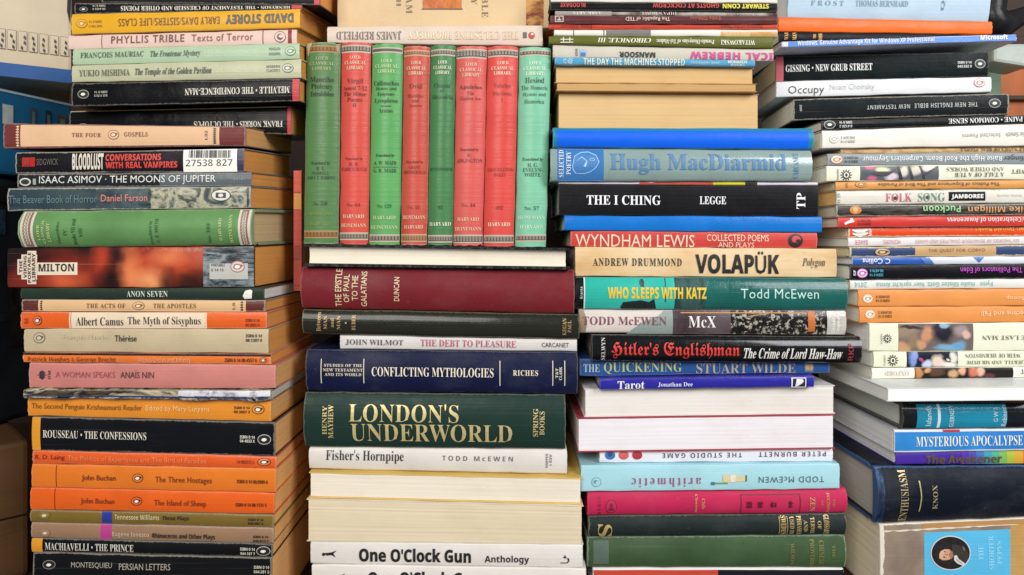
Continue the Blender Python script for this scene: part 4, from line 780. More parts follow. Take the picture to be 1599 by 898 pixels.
b = B('third', 'hb', .562, (916.7, 1321, 766, 804.6, 762, 800.5), 'crimson pink cloth hardback with a thin black rectangle round written characters', col=cover('#c22c56', .45, .2, True), page='#dcd0bc', bulge=.003)
for r_ in (rect(1155, 770, 1247.4, 770.9), rect(1155, 799.6, 1247.4, 800.5), rect(1155, 770.9, 1155.9, 799.6), rect(1246.5, 770.9, 1247.4, 799.6)): b.poly('rectangle_rule', [([(x, y - .01 * (x - 1201)) for x, y in r_], M('#3c1420'), 1)])
for s_, x0, x1 in (('神', 1228, 1236), ('會', 1200, 1210), ('禅', 1180, 1190), ('録', 1163, 1173)): b.t_(s_, x0, 780, x1, 791, 'gb', '#33121c', 90)
b.t_('RIDER', 933, 773, 937, 802, 'nb', '#7c1f38', 270, 1.5).t_('THE', 1297, 777, 1301, 790, 's', gold('#c48a5c'), 270).t_('DOCTRINE', 1288, 768, 1293, 799, 's', gold('#cf9a6c'), 270).t_('OF', 1279, 779, 1283, 788, 's', gold('#c48a5c'), 270).t_('ZEN', 1262, 774, 1270, 796, 's', gold('#d2a678'), 270).t_('Chih', 1094, 776, 1099, 792, 's', gold('#d2a678'), 270).t_('Chuang', 1083, 770, 1088, 798, 's', gold('#d2a678'), 270)
b.poly('publisher_emblem', [(ell(953.5, 789, 8.8, 10.6), M('#7c1f38'), 1), (ell(953.5, 789, 7.8, 9.5), M('#c22c56'), 2), (ell(953.5, 793, 4.6, 3, 14), M('#7c1f38'), 3), (ell(953.5, 786.5, 2.8, 3.6, 14), M('#7c1f38'), 3.4)])
b = B('third', 'hb', .562, (918, 1320, 805.5, 837.5, 801.5, 834), 'dark slate green hardback with a gold S monogram at its left end', col=cover('#252e2d', .42, .4, True), page='#d0c4a8', bulge=.003)
for s_, x0, x1, y0, y1 in (('GLOSSARY', 1284, 1292.5, 803, 832), ('OF', 1274, 1280, 811, 823), ('TERMS', 1263, 1269.5, 806, 830), ('AND', 1252.5, 1258.5, 810, 827), ('PHRASES', 1242, 1249, 804, 832), ('USED IN', 1231, 1237.5, 805, 832), ('SWEDEN', 1217, 1225, 804, 833)): b.t_(s_, x0, y0, x1, y1, 's', gold('#cfb478'), 270)
b.t_('S', 933, 816, 955, 836, 's', gold('#cbb06c'), 270)
b.poly('monogram_rules', [(rect(1214.6, 805, 1215.4, 833), gold('#cbb06c'), 1), (rect(1227, 805, 1227.8, 833), gold('#cbb06c'), 1)])
b = B('third', 'hb', .563, (916, 1319, 838.4, 885, 834.6, 885.5), 'stained mossy green cloth hardback with faded gold title', col=cover('#40593a', .5, .7, True, stain=1.4, wearcol='#8a9a88'), page='#c9bc9c', bulge=.003)
b.band(926, 950, cover('#5e7062', .5, .6, True, stain=1.2), .10, .86, 'grey_label_trace')
for s_, x0, x1, y0, y1 in (('THE', 1296, 1301, 848, 868), ('CHINESE', 1276, 1284, 842, 880), ('PROVERBS', 1262, 1269, 840, 883), ('WILSON', 1232, 1238, 846, 880)): b.t_(s_, x0, y0, x1, y1, 's', gold('#8c8650'), 270)
b = B('third', 'hb', .562, (925.6, 1318, 887.5, 930, 887.5, 930), 'white-topped red and black book at the very bottom of the third pile', col=cover('#e6e4de', .35, .2), page=WHT, down=True, bulge=.001)
b.band(927, 1121, cover('#c4483c', .35, .2), .05, .98, 'red_panel').band(1121, 1317, cover('#1f1f26', .35, .2), .05, .98, 'black_panel')

# ================================================================== RIGHTMOST PILE
RT = None
b = B('right', 'hb', .640, (1228, 1543, -55, 28.8, -55, 35.7), 'thick pale blue book at the top of the rightmost pile, cut by the picture edge', D=.12, col=cover('#b4ccdc', .38, .15), page='#d8d8e0', bulge=.004, t=.0012)
b.t_('FROST', 1263.8, 3, 1315, 10.5, 'r', '#7e93a4', 0, 1.5).t_('THOMAS BERNHARD', 1333.5, 3, 1414.8, 12, 'r', '#7e93a4').t_('Q', 1466, 3, 1472, 18, 'r', '#6a8094', 90)
b = B('right', 'pb', .636, (1215, 1549, 29.5, 49, 37, 53.5), 'bright orange paperback without lettering, under the pale blue book', D=.12, col=cover('#ea6a1e', .36, .15), page='#d0a878')
b = B('right', 'pb', .636, (1216, 1500, 50, 66, 54.5, 70), 'black book with small gold sideways words, mostly hidden by the blue plastic case', D=.12, col=cover('#17161c', .36, .2), page='#c8b898')
for s_, x0, x1, y0, y1 in (('WAR', 1224, 1230, 51, 63), ('MAN', 1236.5, 1243, 51.5, 63), ('THE', 1269, 1273, 54, 61), ('BOOK', 1277, 1283, 53, 64)): b.t_(s_, x0, y0, x1, y1, 's', gold('#d09a4c'), 90)
b = B('right', 'pb', (.592, .586), (1220.4, 1588, 65, 73.6, 53.5, 63.7), 'flat plastic software case with a blue paper strip lying on the black paperback', D=.135, col=cover('#dcdff0', .25, .1), page='#dcdfe8', name='disc_case', cat='disc case', t=.0012, bulge=0)
b.band(1231, 1587, cover('#5288d8', .25, .1), .1, .96, 'blue_strip').t_('Windows. Genuine Advantage Kit for Windows XP Professional', 1245, 60.5, 1459, 70, 'nb', '#dfe6f4').t_('Microsoft', 1530.7, 54.5, 1573, 62, 'nx', '#eef2fa')
b = B('right', 'pb', (.618, .590), (1211, 1544, 88, 127.7, 81, 120), 'thick black paperback with a pink end band and white title, lying on a white one', D=.108, col=cover('#131a1c', .36, .3), page='#bfb7a0', dx=.09)
b.band(1211.5, 1223.7, '#cc6670').t_('GISSING • NEW GRUB STREET', 1227, 100.5, 1365, 111.5, 's', '#eef0ee').t_('ISBN 0 14', 1496, 96, 1517, 100, 'nb', '#dfe2e0').t_('043.032 0', 1496, 102, 1517, 106, 'nb', '#dfe2e0')
b.penguin(1530, 100, 16, 14, bg='#131a1c', ring='#c0c4c0')
b = B('right', 'pb', (.616, .588), (1211.6, 1547.7, 128.5, 152, 122.7, 144), 'white paperback with thin black title and small red emblem', D=.108, col=cover('#e8eaec', .36, .1), page='#d6d6d2', dx=.09)
b.t_('Occupy', 1231, 135, 1289, 150, 'gl', '#2e3236').t_('Noam Chomsky', 1298, 132.5, 1369, 143, 'gl', '#b9bcbe')
b.penguin(1529, 131.5, 17, 12, bg='#e8eaec', ring='#c03c3c', body='#c03c3c', belly='#e8eaec')
b = B('right', 'pb', (.604, .580), (1238, 1575, 155, 188, 146, 179), 'scuffed black paperback with grey upside-down capitals, between white and black neighbours', D=.108, col=cover('#1b2022', .34, .8), page='#bcb9ac', dx=.1)
b.t_('THE NEW ENGLISH BIBLE', 1430, 161, 1527, 168, 'n', '#bfc3bf', 180, 1.1).t_('NEW TESTAMENT', 1356, 164, 1423, 170.5, 'n', '#bfc3bf', 180, 1.1).t_('2000', 1248.5, 164, 1252, 174, 'n', '#c9ccc8', 270)
b.penguin(1553, 161.5, 18, 14.5, bg='#1b2022', ring='#a8aca8')
b = B('right', 'pb', .572, (1282, 1650, 188.5, 203.7, 178.5, 191.5), 'thin black paperback with large white upside-down title at its right', col=cover('#151719', .34, .3), page='#b0ab9c')
b.t_('PAINE • COMMON SENSE', 1480, 184, 1595, 192, 's', '#e2e6e4', 180).t_('ISBN 0 14', 1309.6, 189.5, 1329.7, 193.5, 'nb', '#d6dad8', 180).t_('0.4120 2', 1309.6, 195.5, 1329.7, 199.5, 'nb', '#d6dad8', 180).penguin(1294.5, 195, 18, 13, bg='#151719', ring='#b8bcb8')
b.band(1598, 1649, '#a8302e')
b = B('right', 'pb', .572, (1283, 1650, 203.7, 231.5, 197, 227), 'cream white paperback with faint grey emblem and upside-down lettering', col=cover('#e9e4da', .38, .15), page='#b9b4a6')
b.t_('Selected Poems', 1501, 210.5, 1561, 216.5, 'n', '#a8a6a0', 180).t_('Stevie Smith', 1569.6, 209, 1612, 215.5, 'n', '#8c8a86', 180).t_('ISBN 0 14', 1312, 219.5, 1334, 223.5, 'nb', '#8c8a86', 180).t_('042.224 2', 1312, 213.5, 1334, 217.5, 'nb', '#8c8a86', 180).penguin(1301.5, 217.5, 15, 13, bg='#e9e4da', ring='#b8b6ae', body='#b8b6ae', belly='#f0ede6')
b = B('right', 'pb', .576, (1312, 1650, 232, 240.5, 227.5, 239), 'very thin marbled tan paperback recessed between cream and grey ones', col=cover('#c09a62', .4, .4, art=(('#a87c58', '#d2b47c', '#b4885c', '#d8bc84', '#9c7468'), 30, 1., (1, 1, 3))), page='#b0a890', D=.105)
b.t_('REMARKABLE NAMES OF REAL PEOPLE', 1498, 230, 1640, 236, 's', '#5c4424', 180)
b = B('right', 'pb', .570, (1291, 1650, 241, 258.7, 238.5, 256), 'mid-grey paperback with an orange oval emblem and white upside-down title', col=cover('#8c9498', .36, .2), page='#a8a392')
b.t_('Raise High the Roof Beam, Carpenters/Seymour', 1346, 242.5, 1562, 253, 'n', '#eceef0', 180).t_('Salinger', 1566, 241.5, 1609, 251.5, 'n', '#3a4044', 180).t_('ISBN 0 14', 1318, 251, 1339, 254.5, 'nb', '#30363a', 180).t_('00.2284 3', 1318, 245.5, 1339, 249, 'nb', '#30363a', 180).penguin(1305.5, 250, 19, 12.5, bg='#e8dccc', ring='#d08038', body='#c06a28', belly='#f0e8da')
def sun(b, cx, cy, r, c='#1c1c1a', bg='#e8e8d4'):
    it = []
    for i in range(12):
        a = math.radians(i * 30); ca, sa = math.cos(a), math.sin(a)
        it.append(([(cx + r * .66 * ca - r * .1 * sa, cy + r * .66 * sa + r * .1 * ca), (cx + r * ca - r * .07 * sa, cy + r * sa + r * .07 * ca), (cx + r * ca + r * .07 * sa, cy + r * sa - r * .07 * ca), (cx + r * .66 * ca + r * .1 * sa, cy + r * .66 * sa - r * .1 * ca)], M(c), 1))
    it += [(ell(cx, cy, r * .62, r * .62, 16), M(c), 1.3), (ell(cx, cy, r * .46, r * .46, 16), M(bg), 2), (ell(cx, cy, r * .22, r * .3, 10), M(c), 2.5)]
    return b.poly('sun_emblem', it)
b = B('right', 'pb', .569, (1290, 1650, 259, 283, 256.5, 280), 'cream paperback with a black and pink comic-like picture panel', col=cover('#e8e7d0', .36, .1), page='#c4c2b4')
b.band(1342.5, 1465, pic(b, '#5a5e64', [(1350, 269, 8, 9, '#4c565c', .9), (1358, 261, 11, 5, '#d0648c', 1), (1360, 279, 11, 4, '#d0648c', 1), (1377, 266, 14, 6, '#dcdcb4', 1), (1391, 276, 13, 7, '#dccbd4', 1), (1411, 267, 8, 10, '#d8d2c0', 1), (1429, 265, 10, 10, '#d2cab8', 1), (1450, 261, 16, 6, '#d6d0c6', 1)]), .06, .96, 'picture_panel')
sun(b, 1320.5, 273.5, 9)
b.poly('picture', [([(1400, 259.5), (1403, 259.5), (1409, 280.5), (1404, 280.5)], M('#2a2a30'), 1), ([(1417, 259.5), (1420, 259.5), (1426, 280.5), (1422, 280.5)], M('#34343a'), 1), ([(1434, 259), (1437, 259), (1444, 280), (1441, 280)], M('#34343a'), 1), ([(1440, 272), (1464, 259), (1464, 263), (1443, 275)], M('#3c3a40'), 1.3), ([(1358, 271), (1364, 268), (1370, 270), (1380, 272), (1390, 268), (1400, 262), (1396, 268), (1384, 275), (1372, 275)], M('#3c3a40'), 1.3)])
b.t_('A TALE OF A TUB', 1490, 269.5, 1567, 276.5, 'r', '#54554c', 180).t_('AND OTHER WORKS', 1477, 261, 1567, 268, 'r', '#54554c', 180).t_('SWIFT', 1578, 264.5, 1606, 271.5, 'r', '#54554c', 180).t_('OXFORD', 1306, 264, 1309, 281, 'n', '#34342e', 90)
b = B('right', 'pb', .570, (1304, 1650, 283.3, 297, 281, 293.5), 'light tan-orange paperback with brown upside-down lettering', col=cover('#d89a54', .38, .3), page='#a8a08a')
b.t_('The Politics of Experience and The Bird of Paradise', 1370, 283.5, 1560, 290.5, 'gb', '#5c3c18', 180).t_('010', 1319, 286, 1323, 293, 'n', '#6c4820', 90).penguin(1343.5, 288, 19, 9.5, bg='#d89a54', ring='#7c5428', body='#7c5428', belly='#e4b880')
b = B('right', 'pb', .570, (1304.6, 1650, 300, 320, 295, 317), 'off-white paperback with outlined capitals and a black boxed word', col=cover('#dcd8cc', .38, .6, wearcol='#8a7c64'), page='#b4905a')
b.band(1480, 1537.6, cover('#1c1c1e', .4, .1), .18, .80, 'black_label')
b.t_('FOLK', 1382, 303.5, 1423, 315.5, 'r', '#c05a74').t_('SONG', 1432.6, 302.5, 1474, 315, 'r', '#5c8a74').t_('JAMBOREE', 1484, 304.5, 1534, 312, 'nx', '#eceae4').t_('Number Twenty', 1556, 304, 1594, 308.5, 'n', '#b0b4b4').t_('TI 25', 1307, 304, 1311, 318, 'n', '#6c6a60', 90)
b.poly('dots_in_letters', [(ell(1396.5, 310.5, 2.6, 2.6, 12), M('#2c2a2c'), 1), (ell(1447, 309, 2.4, 2.4, 12), M('#2c2a2c'), 1)])
b = B('right', 'pb', .570, (1305, 1650, 323.5, 339, 319.5, 335.5), 'worn dark mottled paperback with green and tan upside-down lettering', col=cover('#35322e', .36, .9, art=(('#26231f', '#4a463e', '#1e1c1a', '#5c564c', '#2c2824'), 40, .8, (.4, 1, 3))), page='#a09a88')
b.t_('Puckoon', 1440, 323.5, 1499, 333, 'nb', '#8cc488', 180).t_('Spike Milligan', 1510, 322, 1613, 332.5, 'nb', '#c8925c', 180)
b.poly('orange_oval', [(ell(1335, 330, 9.5, 5.4), M('#c87a34'), 1), (ell(1335, 330, 4, 4, 12), M('#e0a868'), 2)])
b = B('right', 'pb', .569, (1307.7, 1650, 341, 355, 335.8, 353), 'scarlet paperback with a small white animal emblem', col=cover('#cc3a34', .36, .3), page='#a8a294')
b.t_('Illich/Celebration of Awareness', 1478, 340, 1618, 347.5, 'n', '#f0e2da', 180).t_('ISBN 0 14', 1339, 348.5, 1359, 352, 'nb', '#6a1412', 180).t_('02.1827 1', 1339, 343.5, 1359, 347, 'nb', '#6a1412', 180)
b.poly('animal_emblem', [([(1317, 349), (1323, 346), (1330, 344.5), (1334, 347), (1329, 348.5), (1324, 349.5), (1319, 352)], M('#f0e8e2'), 1), ([(1326, 343), (1330, 342), (1332, 345), (1328, 346)], M('#f0e8e2'), 1.4)])
b = B('right', 'pb', .573, (1324, 1650, 357, 370.6, 353.5, 368.5), 'orange-red paperback with white chevrons and flaking paint', col=cover('#df4a1e', .36, 1., wearcol='#e2c8a6'), page='#b4ae9e', D=.105)
for k in (0, 6.2): b.poly('chevrons', [([(1330 + 0, 359.2 + k * .8), (1342, 364 + k * .8 - .6), (1354, 358.6 + k * .8), (1354, 360.8 + k * .8), (1342, 366.4 + k * .8 - .6), (1330, 361.4 + k * .8)], M('#f2ece4'), 1)])
b.t_('MVP', 1355, 358, 1360, 369, 'nb', '#f2ece4', 90).t_('Donald Banks', 1521, 355.5, 1581.5, 361.5, 'nb', '#e0a024', 180).t_('What?', 1586, 354.5, 1612, 361, 'nb', '#e0a024', 180)
b = B('right', 'pb', .573, (1323.6, 1650, 372, 380, 370, 379.3), 'very thin white booklet with faint red lettering', col=cover('#e2dcda', .38, .2), page='#c8c2b4', D=.105)
b.t_('BAKER', 1334, 373.8, 1354, 378, 'n', '#c08a8c', 180).t_('HONORS', 1378, 373.6, 1405, 377.8, 'n', '#c89a9c', 180).t_('SIX THEORIES OF BEHAVIOUR QUALITIES AND GAMES', 1428, 372.5, 1590, 376.8, 'n', '#d0a0a2', 180)
b = B('right', 'pb', .573, (1326, 1650, 386, 400, 381.5, 398.5), 'worn navy and tan paperback with an oval emblem and pale centre panel', col=cover('#33456e', .38, 1., wearcol='#d2be9a'), page='#b4a888', D=.105)
b.band(1428, 1554.6, cover('#c4a070', .42, .5), .03, .97, 'title_panel').t_('THE QUEST FOR CORVO', 1448.6, 387.8, 1536.5, 393.6, 'g', '#7c5c3a', 0, 1.15)
b.penguin(1377, 393, 25, 12, bg='#c8a678', body='#2b2c38', ring='#1c2030', belly='#d8bc90')
b = B('right', 'pb', .572, (1330, 1650, 402, 412.6, 399.5, 412.6), 'thin blue and white paperback with white upside-down word at left', col=cover('#d8dce4', .34, .2), page='#c8c8c4', D=.105)
b.band(1330.6, 1446, cover('#2c5cb0', .34, .2), .02, .98, 'blue_panel').t_('C Collins', 1345.7, 403.5, 1389, 411.5, 'gb', '#eef2f8', 180)
b.poly('blue_wedge', [([(1519, 401.5), (1536, 401.3), (1528, 410)], M('#3c6cb8'), 1), ([(1436, 402.4), (1450, 402.3), (1458, 412), (1444, 412)], M('#4a78c0'), 1.3)])
b = B('right', 'pb', .570, (1326.7, 1650, 414, 435, 412.8, 433), 'black paperback with a pink oval emblem and magenta upside-down title', col=cover('#15151a', .34, .3), page='#c0bcb0', D=.105)
b.t_('The Pollinators of Eden', 1498, 417, 1594.7, 425, 'gb', '#b43cb8', 180).t_('ISBN 0 14', 1357, 426, 1378, 430, 'nb', '#4aa4c0', 180).t_('00.4870 6', 1357, 420, 1378, 424, 'nb', '#4aa4c0', 180).t_('SF', 1331.5, 421, 1335.5, 429, 'nb', '#e4e4e8', 90).penguin(1345.5, 425.5, 17, 13.5, bg='#e4c0e0', ring='#c04cb4', body='#a83ca4', belly='#f0e4f0')
b = B('right', 'pb', .571, (1326.7, 1650, 437.5, 449.5, 434.5, 448.3), 'thin white paperback with pale teal upside-down lettering', col=cover('#dfe0d8', .38, .3), page='#bcb8aa', D=.105)
b.t_('Fynn   Hallo Mister Gott, hier spricht Anna', 1368, 437.5, 1549, 446, 'n', '#86b4b8', 180).t_('2414', 1334, 439.5, 1353, 446.5, 'n', '#86b4b8', 180)
for q, s_, x0, lab in (((1339, 1650, 453, 478, 450.5, 477.4), 'Scoop', 1569, 'peach orange paperback, upper of two twins with white oval emblem'), ((1341, 1650, 479, 503.7, 477.8, 502.2), 'Decline and Fall', 1531, 'peach orange paperback, lower of two twins with white oval emblem')):
    b = B('right', 'pb', .570, q, lab, col=cover('#e39450', .38, .15), page='#b9b6aa')
    dy = 0 if s_ == 'Scoop' else 24.5; dx_ = 0 if s_ == 'Scoop' else 3.5
    b.t_(s_, x0, 461 + dy, 1597 if s_ == 'Scoop' else 1605, 468.5 + dy, 'gb', '#f4d0a4', 180).t_('ISBN 0 14', 1367 + dx_, 467 + dy, 1388 + dx_, 471 + dy, 'nb', '#5c3414', 180).t_('00.8455 %d' % (8 if not dy else 3), 1367 + dx_, 461 + dy, 1388 + dx_, 465 + dy, 'nb', '#5c3414', 180)
    b.penguin(1354 + dx_, 466 + dy, 15, 12.5, bg='#f0e8dc', ring='#e8d8c0', body='#b87838', belly='#f6f0e6')
b = B('right', 'pb', .568, (1357, 1650, 505, 547.5, 503.5, 546.5), 'thick ivory paperback with a brown and blue painted figure panel', col=cover('#e8e8d0', .36, .1), page='#cbc9bc')
b.band(1402, 1519, pic(b, '#6e625e', [(1412, 515, 24, 16, '#94806e', 1), (1408, 541, 16, 12, '#c2946c', 1), (1426, 532, 12, 14, '#8c7a60', .9), (1420, 511, 24, 3.5, '#3c3230', 1), (1446, 520, 12, 16, '#c48e6a', 1), (1438, 536, 10, 10, '#c49470', 1), (1472, 519, 22, 17, '#22202c', 1), (1466, 510, 16, 9, '#2c2834', 1), (1475, 507, 11, 5, '#90b4c8', 1), (1480, 541, 26, 8, '#74a6c8', 1), (1498, 539, 14, 10, '#6c9cc0', 1), (1500, 516, 14, 11, '#9c8e8c', 1), (1508, 522, 9, 9, '#d4aca0', 1)]), .02, .98, 'painting_panel')
sun(b, 1384.5, 528, 7).t_('THE LAST MAN', 1532, 523, 1616, 530, 'r', '#6a6a5c', 180).t_('CLASSICS', 1374, 521, 1376.6, 536, 'n', '#34342e', 90)
b = B('right', 'pb', .568, (1363.6, 1650, 549, 572, 548, 571), 'ivory paperback with a dark blue and white face picture panel', col=cover('#e4e6cc', .36, .1), page='#c6c4b6')
b.band(1415, 1495, pic(b, '#15182c', [(1424, 560, 7, 14, '#7c92cc', 1), (1428, 553, 6, 8, '#8c9cd0', 1), (1437, 559, 5, 4, '#a8507c', 1), (1447, 565, 10, 8, '#c4cce4', 1), (1464, 562, 13, 13, '#dcc8b8', 1), (1481, 568, 17, 7, '#e6e2d6', 1), (1489, 556, 8, 11, '#dad8cc', 1), (1477, 556, 11, 6, '#26282e', 1), (1479, 558, 4, 3, '#d8d4c8', 1)]), .02, .98, 'picture_panel')
sun(b, 1393, 561.5, 8.4).t_('DR JEKYLL AND MR HYDE', 1508, 561, 1610, 567, 'r', '#6a6a5c', 180).t_('WEIR OF HERMISTON', 1506, 551.5, 1592, 557.5, 'r', '#6a6a5c', 180).t_('CLASSICS', 1379, 554, 1381.6, 569, 'n', '#34342e', 90)
b = B('right', 'pb', .568, (1361, 1650, 574.5, 591, 573, 590), 'slim ivory paperback with a dark brown painting panel, lowest of the ivory three', col=cover('#e8e6d8', .36, .2), page='#c4c0b0')
b.band(1427.7, 1581, pic(b, '#18140f', [(1434, 582, 8, 12, '#bc804c', 1), (1448, 578, 8, 4, '#cc9464', 1), (1462, 581, 15, 8, '#553c28', 1), (1487, 583, 11, 9, '#c49e74', 1), (1502, 579, 8, 7, '#d8a484', 1), (1521, 581, 10, 9, '#c4745c', 1), (1531, 581, 6, 9, '#dcac94', 1), (1543, 587, 12, 5, '#5c303a', 1)]), .02, .98, 'painting_panel').t_('OXFORD', 1381, 579, 1418, 586, 'r', '#c0b4b0', 180).t_('EAST', 1592, 576, 1618, 584, 'r', '#6a6a5c', 180)
b = B('right', 'fpb', .535, (1385, 1655, 606, 627, 603, 624.5), 'large white book with teal underside cover, turned with white page edges outwards', D=.17, col=cover('#dfe4e2', .4, .1), page=pages('#f2f2ee', .2), wave=.6)
b = B('right', 'hb', .560, (1406, 1660, 628.3, 670.7, 628, 668), 'black hardback with a light blue jacket panel and white sideways words', col=cover('#15191f', .26, .3, coat=.4), page='#b4b6ae', D=.16, bulge=.003)
b.band(1429, 1568.5, cover('#1f93b4', .26, .1, coat=.4), .06, .93, 'blue_panel').band(1461, 1465.4, '#e2eef0', .06, .93, 'white_bar', .0002)
for s_, x0, x1, y0, y1 in (('Islands', 1442.4, 1450.7, 633, 664), ('GUERNSEY', 1479, 1486, 632, 666), ('G W S', 1547, 1554, 635, 657), ('Robinson', 1560, 1567, 632, 664)): b.t_(s_, x0, y0, x1, y1, 'g', '#d8eef2', 90)
b = B('right', 'pb', .560, (1396, 1660, 671.5, 705.5, 668.7, 700.5), 'bright blue paperback with white small-capital title and white edges', col=cover('#dfe2ea', .34, .1), page='#d2d6d2', D=.15)
b.band(1397, 1659, cover('#2c74c0', .34, .1, art=(('#2c62b4', '#2c7cc8', '#3a90d4', '#2c6cbc'), 8, .3, (1, 1, 1))), .09, .91, 'blue_panel').band(1471.6, 1498, '#b83448', .0, .11, 'red_mark', .0002).t_('MYSTERIOUS APOCALYPSE', 1429, 679.5, 1595, 694.5, 'r', '#f0f2f4')
b = B('right', 'pb', .562, (1398, 1660, 706.5, 728.7, 701.5, 726), 'rainbow striped paperback fading from purple to red with dark gold title', col=cover('#4a2f9c', .34, .1), page='#d6d6d0', D=.15)
ramp = ['#5434a8', '#4c4cb4', '#3c74b4', '#3c9cb0', '#4cb08c', '#7cb860', '#b4bc44', '#d8a83c', '#d88038', '#cc5a3c', '#b83c3c']
for i, c in enumerate(ramp): b.band(1500 + i * 12, 1512 + i * 12 + (60 if i == 10 else 0), c, .02, .98, 'rainbow_stripe')
b.t_('The Awakener', 1444, 710, 1563, 726, 'nx', '#5c4a30')
b = B('right', 'hb', .558, (1364.5, 1660, 729, 811, 726.3, 806), 'very thick navy cloth hardback with a frayed left end and sideways gold word', col=cover('#141a26', .45, .8, True, wearcol='#46648c'), page='#8c8a84', D=.15, bulge=.007, t=.003)
b.band(1365, 1375, cover('#1c2a44', .5, .8, True, art=(('#141a26', '#16202f', '#1c2a44', '#34527c', '#6484a8'), 90, .4, (1.6, 1, .6)), wearcol='#6484ac'), .01, .99, 'frayed_end')
b.t_('ENTHUSIASM', 1399, 732, 1411, 807, 'r', gold('#c2b07c'), 90).t_('KNOX', 1448, 752, 1455.7, 787.5, 'r', gold('#b4a47c'), 90)
b.poly('curved_rule', [([(1428, 746), (1430, 746), (1431.2, 768), (1429.4, 791), (1427.6, 791), (1429.4, 768)], gold('#c2b07c'), 1)])
b = B('right', 'pb', .556, (1373, 1660, 819, 930, 806.5, 925), 'huge brown paperback with an oval portrait on a blue panel, bottom of the pile', col=cover('#8a6c54', .4, .9, art=(('#76685c', '#8e7e70', '#a08e7c', '#84766a', '#a08468'), 12, .8, (1, 1, 1)), wearcol='#e4dccc'), page=pages('#eee2c8', .5), D=.15, down=True)
b.band(1442, 1577, cover('#5cbce6', .4, .3), .125, .999, 'blue_panel').band(1577, 1659, cover('#c09a58', .4, .4, art=(('#a87c48', '#c8a464', '#b88c50'), 16, .8, (1, 1, 1))), .02, .99, 'tan_panel').band(1440, 1659, cover('#b88a58', .4, .4), .008, .075, 'rubbed_edge')
rg = random.Random(5)
jag = [(1374 + rg.uniform(2, 6.5), 819 + i * 5) for i in range(17)]
b.poly('torn_white_edge', [([(1373.5, 818)] + jag + [(1373.5, 900)], M('#e6dfd0'), 1), ([(1376 + i * 9, 828.5 - i * .47 + rg.uniform(-.6, .6)) for i in range(24)] + [(1592, 819.2)] + [(1376 + i * 9, 830.5 - i * .47 + rg.uniform(-.8, 1.2)) for i in range(23, -1, -1)], M('#e4d8c4'), 1)])
P_ = lambda pts: [(1483 + x, 863 + y) for x, y in pts]
b.poly('round_portrait', [(ell(1483, 863, 31.5, 27, 40), M('#dcdcd4'), 1), (ell(1483, 863, 30, 25.5, 40), M('#17141a'), 2),
    (P_([(-24, 4), (-22, -9), (-12, -17), (0, -16), (8, -9), (10, 2), (8, 12), (-2, 17), (-16, 16)]), M('#211a18'), 2.6),
    (P_([(2, -14), (14, -12), (24, -6), (28, 2), (26, 12), (16, 20), (8, 12), (2, 2)]), M('#37302a'), 3), (P_([(18, -12), (22, -8), (23, -3), (19, -6)]), M('#6c6450'), 3.4),
    (P_([(-18, 2), (-16, -3), (-10, -6), (-2, -6), (3, -2), (4, 4), (1, 9), (-6, 11), (-13, 11), (-18, 8)]), M('#d2a283'), 4), (P_([(-18, 2), (-16, -3), (-10, -6), (-4, -6), (-8, -2), (-12, 2), (-14, 8), (-18, 8)]), M('#dcb294'), 4.3), (P_([(-2, -6), (3, -2), (4, 4), (1, 9), (-2, 10), (0, 4)]), M('#a8745a'), 4.5),
    (P_([(-11, -3), (-8.4, -3.4), (-7.6, -1.8), (-10.4, -1.6)]), M('#3c241c'), 5), (P_([(-11.6, 5.6), (-9, 5.4), (-8.4, 7), (-11.2, 7.4)]), M('#3c241c'), 5), (P_([(-9, 1), (-4.4, 1.4), (-3.8, 3.2), (-8.6, 2.8)]), M('#b07c62'), 5), (P_([(-2.6, .4), (-1, .2), (-.8, 5), (-2.2, 5.2)]), M('#8e4238'), 5),
    (P_([(5, 4), (9, 3), (12, 9), (22, 16), (19, 20), (10, 16), (5, 11)]), M('#dcdad2'), 5), (P_([(8, 7), (11, 10), (19, 17), (18, 18.4), (9, 12)]), M('#a8a8a4'), 5.4)])
for s_, x0, x1, y0, y1 in (('THE', 1526, 1533.7, 851, 874), ('SHORTER', 1542, 1550, 836, 889), ('PEPYS', 1555, 1562, 844, 880)): b.t_(s_, x0, y0, x1, y1, 'r', '#9cdcf4', 90)

# front cover of the book that stands on the pale paperback
b = B('mid', 'hb', .592, (527, 858, -95, 44, -95, 44), 'large cream book standing behind the upright row, its cover facing out with sideways words', D=.035, col=cover('#d2b78e', .45, .2, stain=.6), page='#c79c60', bulge=0, t=.0015, snap=False)
b.band(821.5, 849, cover('#a05a30', .4, .2, art=(('#5c2a1c', '#a8552c', '#d09a54', '#7c3420', '#c87c3c'), 40, 1, (1, 1, 1))), .02, .975, 'picture_strip').band(660, 721, cover('#9c4c28', .4, .2, art=(('#5c1c14', '#b05028', '#c87830', '#8c3018', '#3c2018'), 34, 1, (1, 1, 1))), .3, .785, 'cover_picture')
b.poly('picture_frame_line', [(rect(658.5, 13.6, 722.5, 15), M('#5c4638'), 6)])
for s_, x0, x1, y0, y1 in (('BIBLE', 752.6, 762, -22, 27), ('STUDY', 736, 745, -48, 7), ('GRAHAM', 634, 644, -55, 21), ('WITH', 619, 626, -38, 10)): b.t_(s_, x0, y0, x1, y1, 'r', '#7a5a44', 270, 1.2)

# ================================================================== BUILD
bake_lettering([(t[0], t[5], t[8]) for k in BOOKS for t in k.txt])
settle()
for k in BOOKS: k.build()

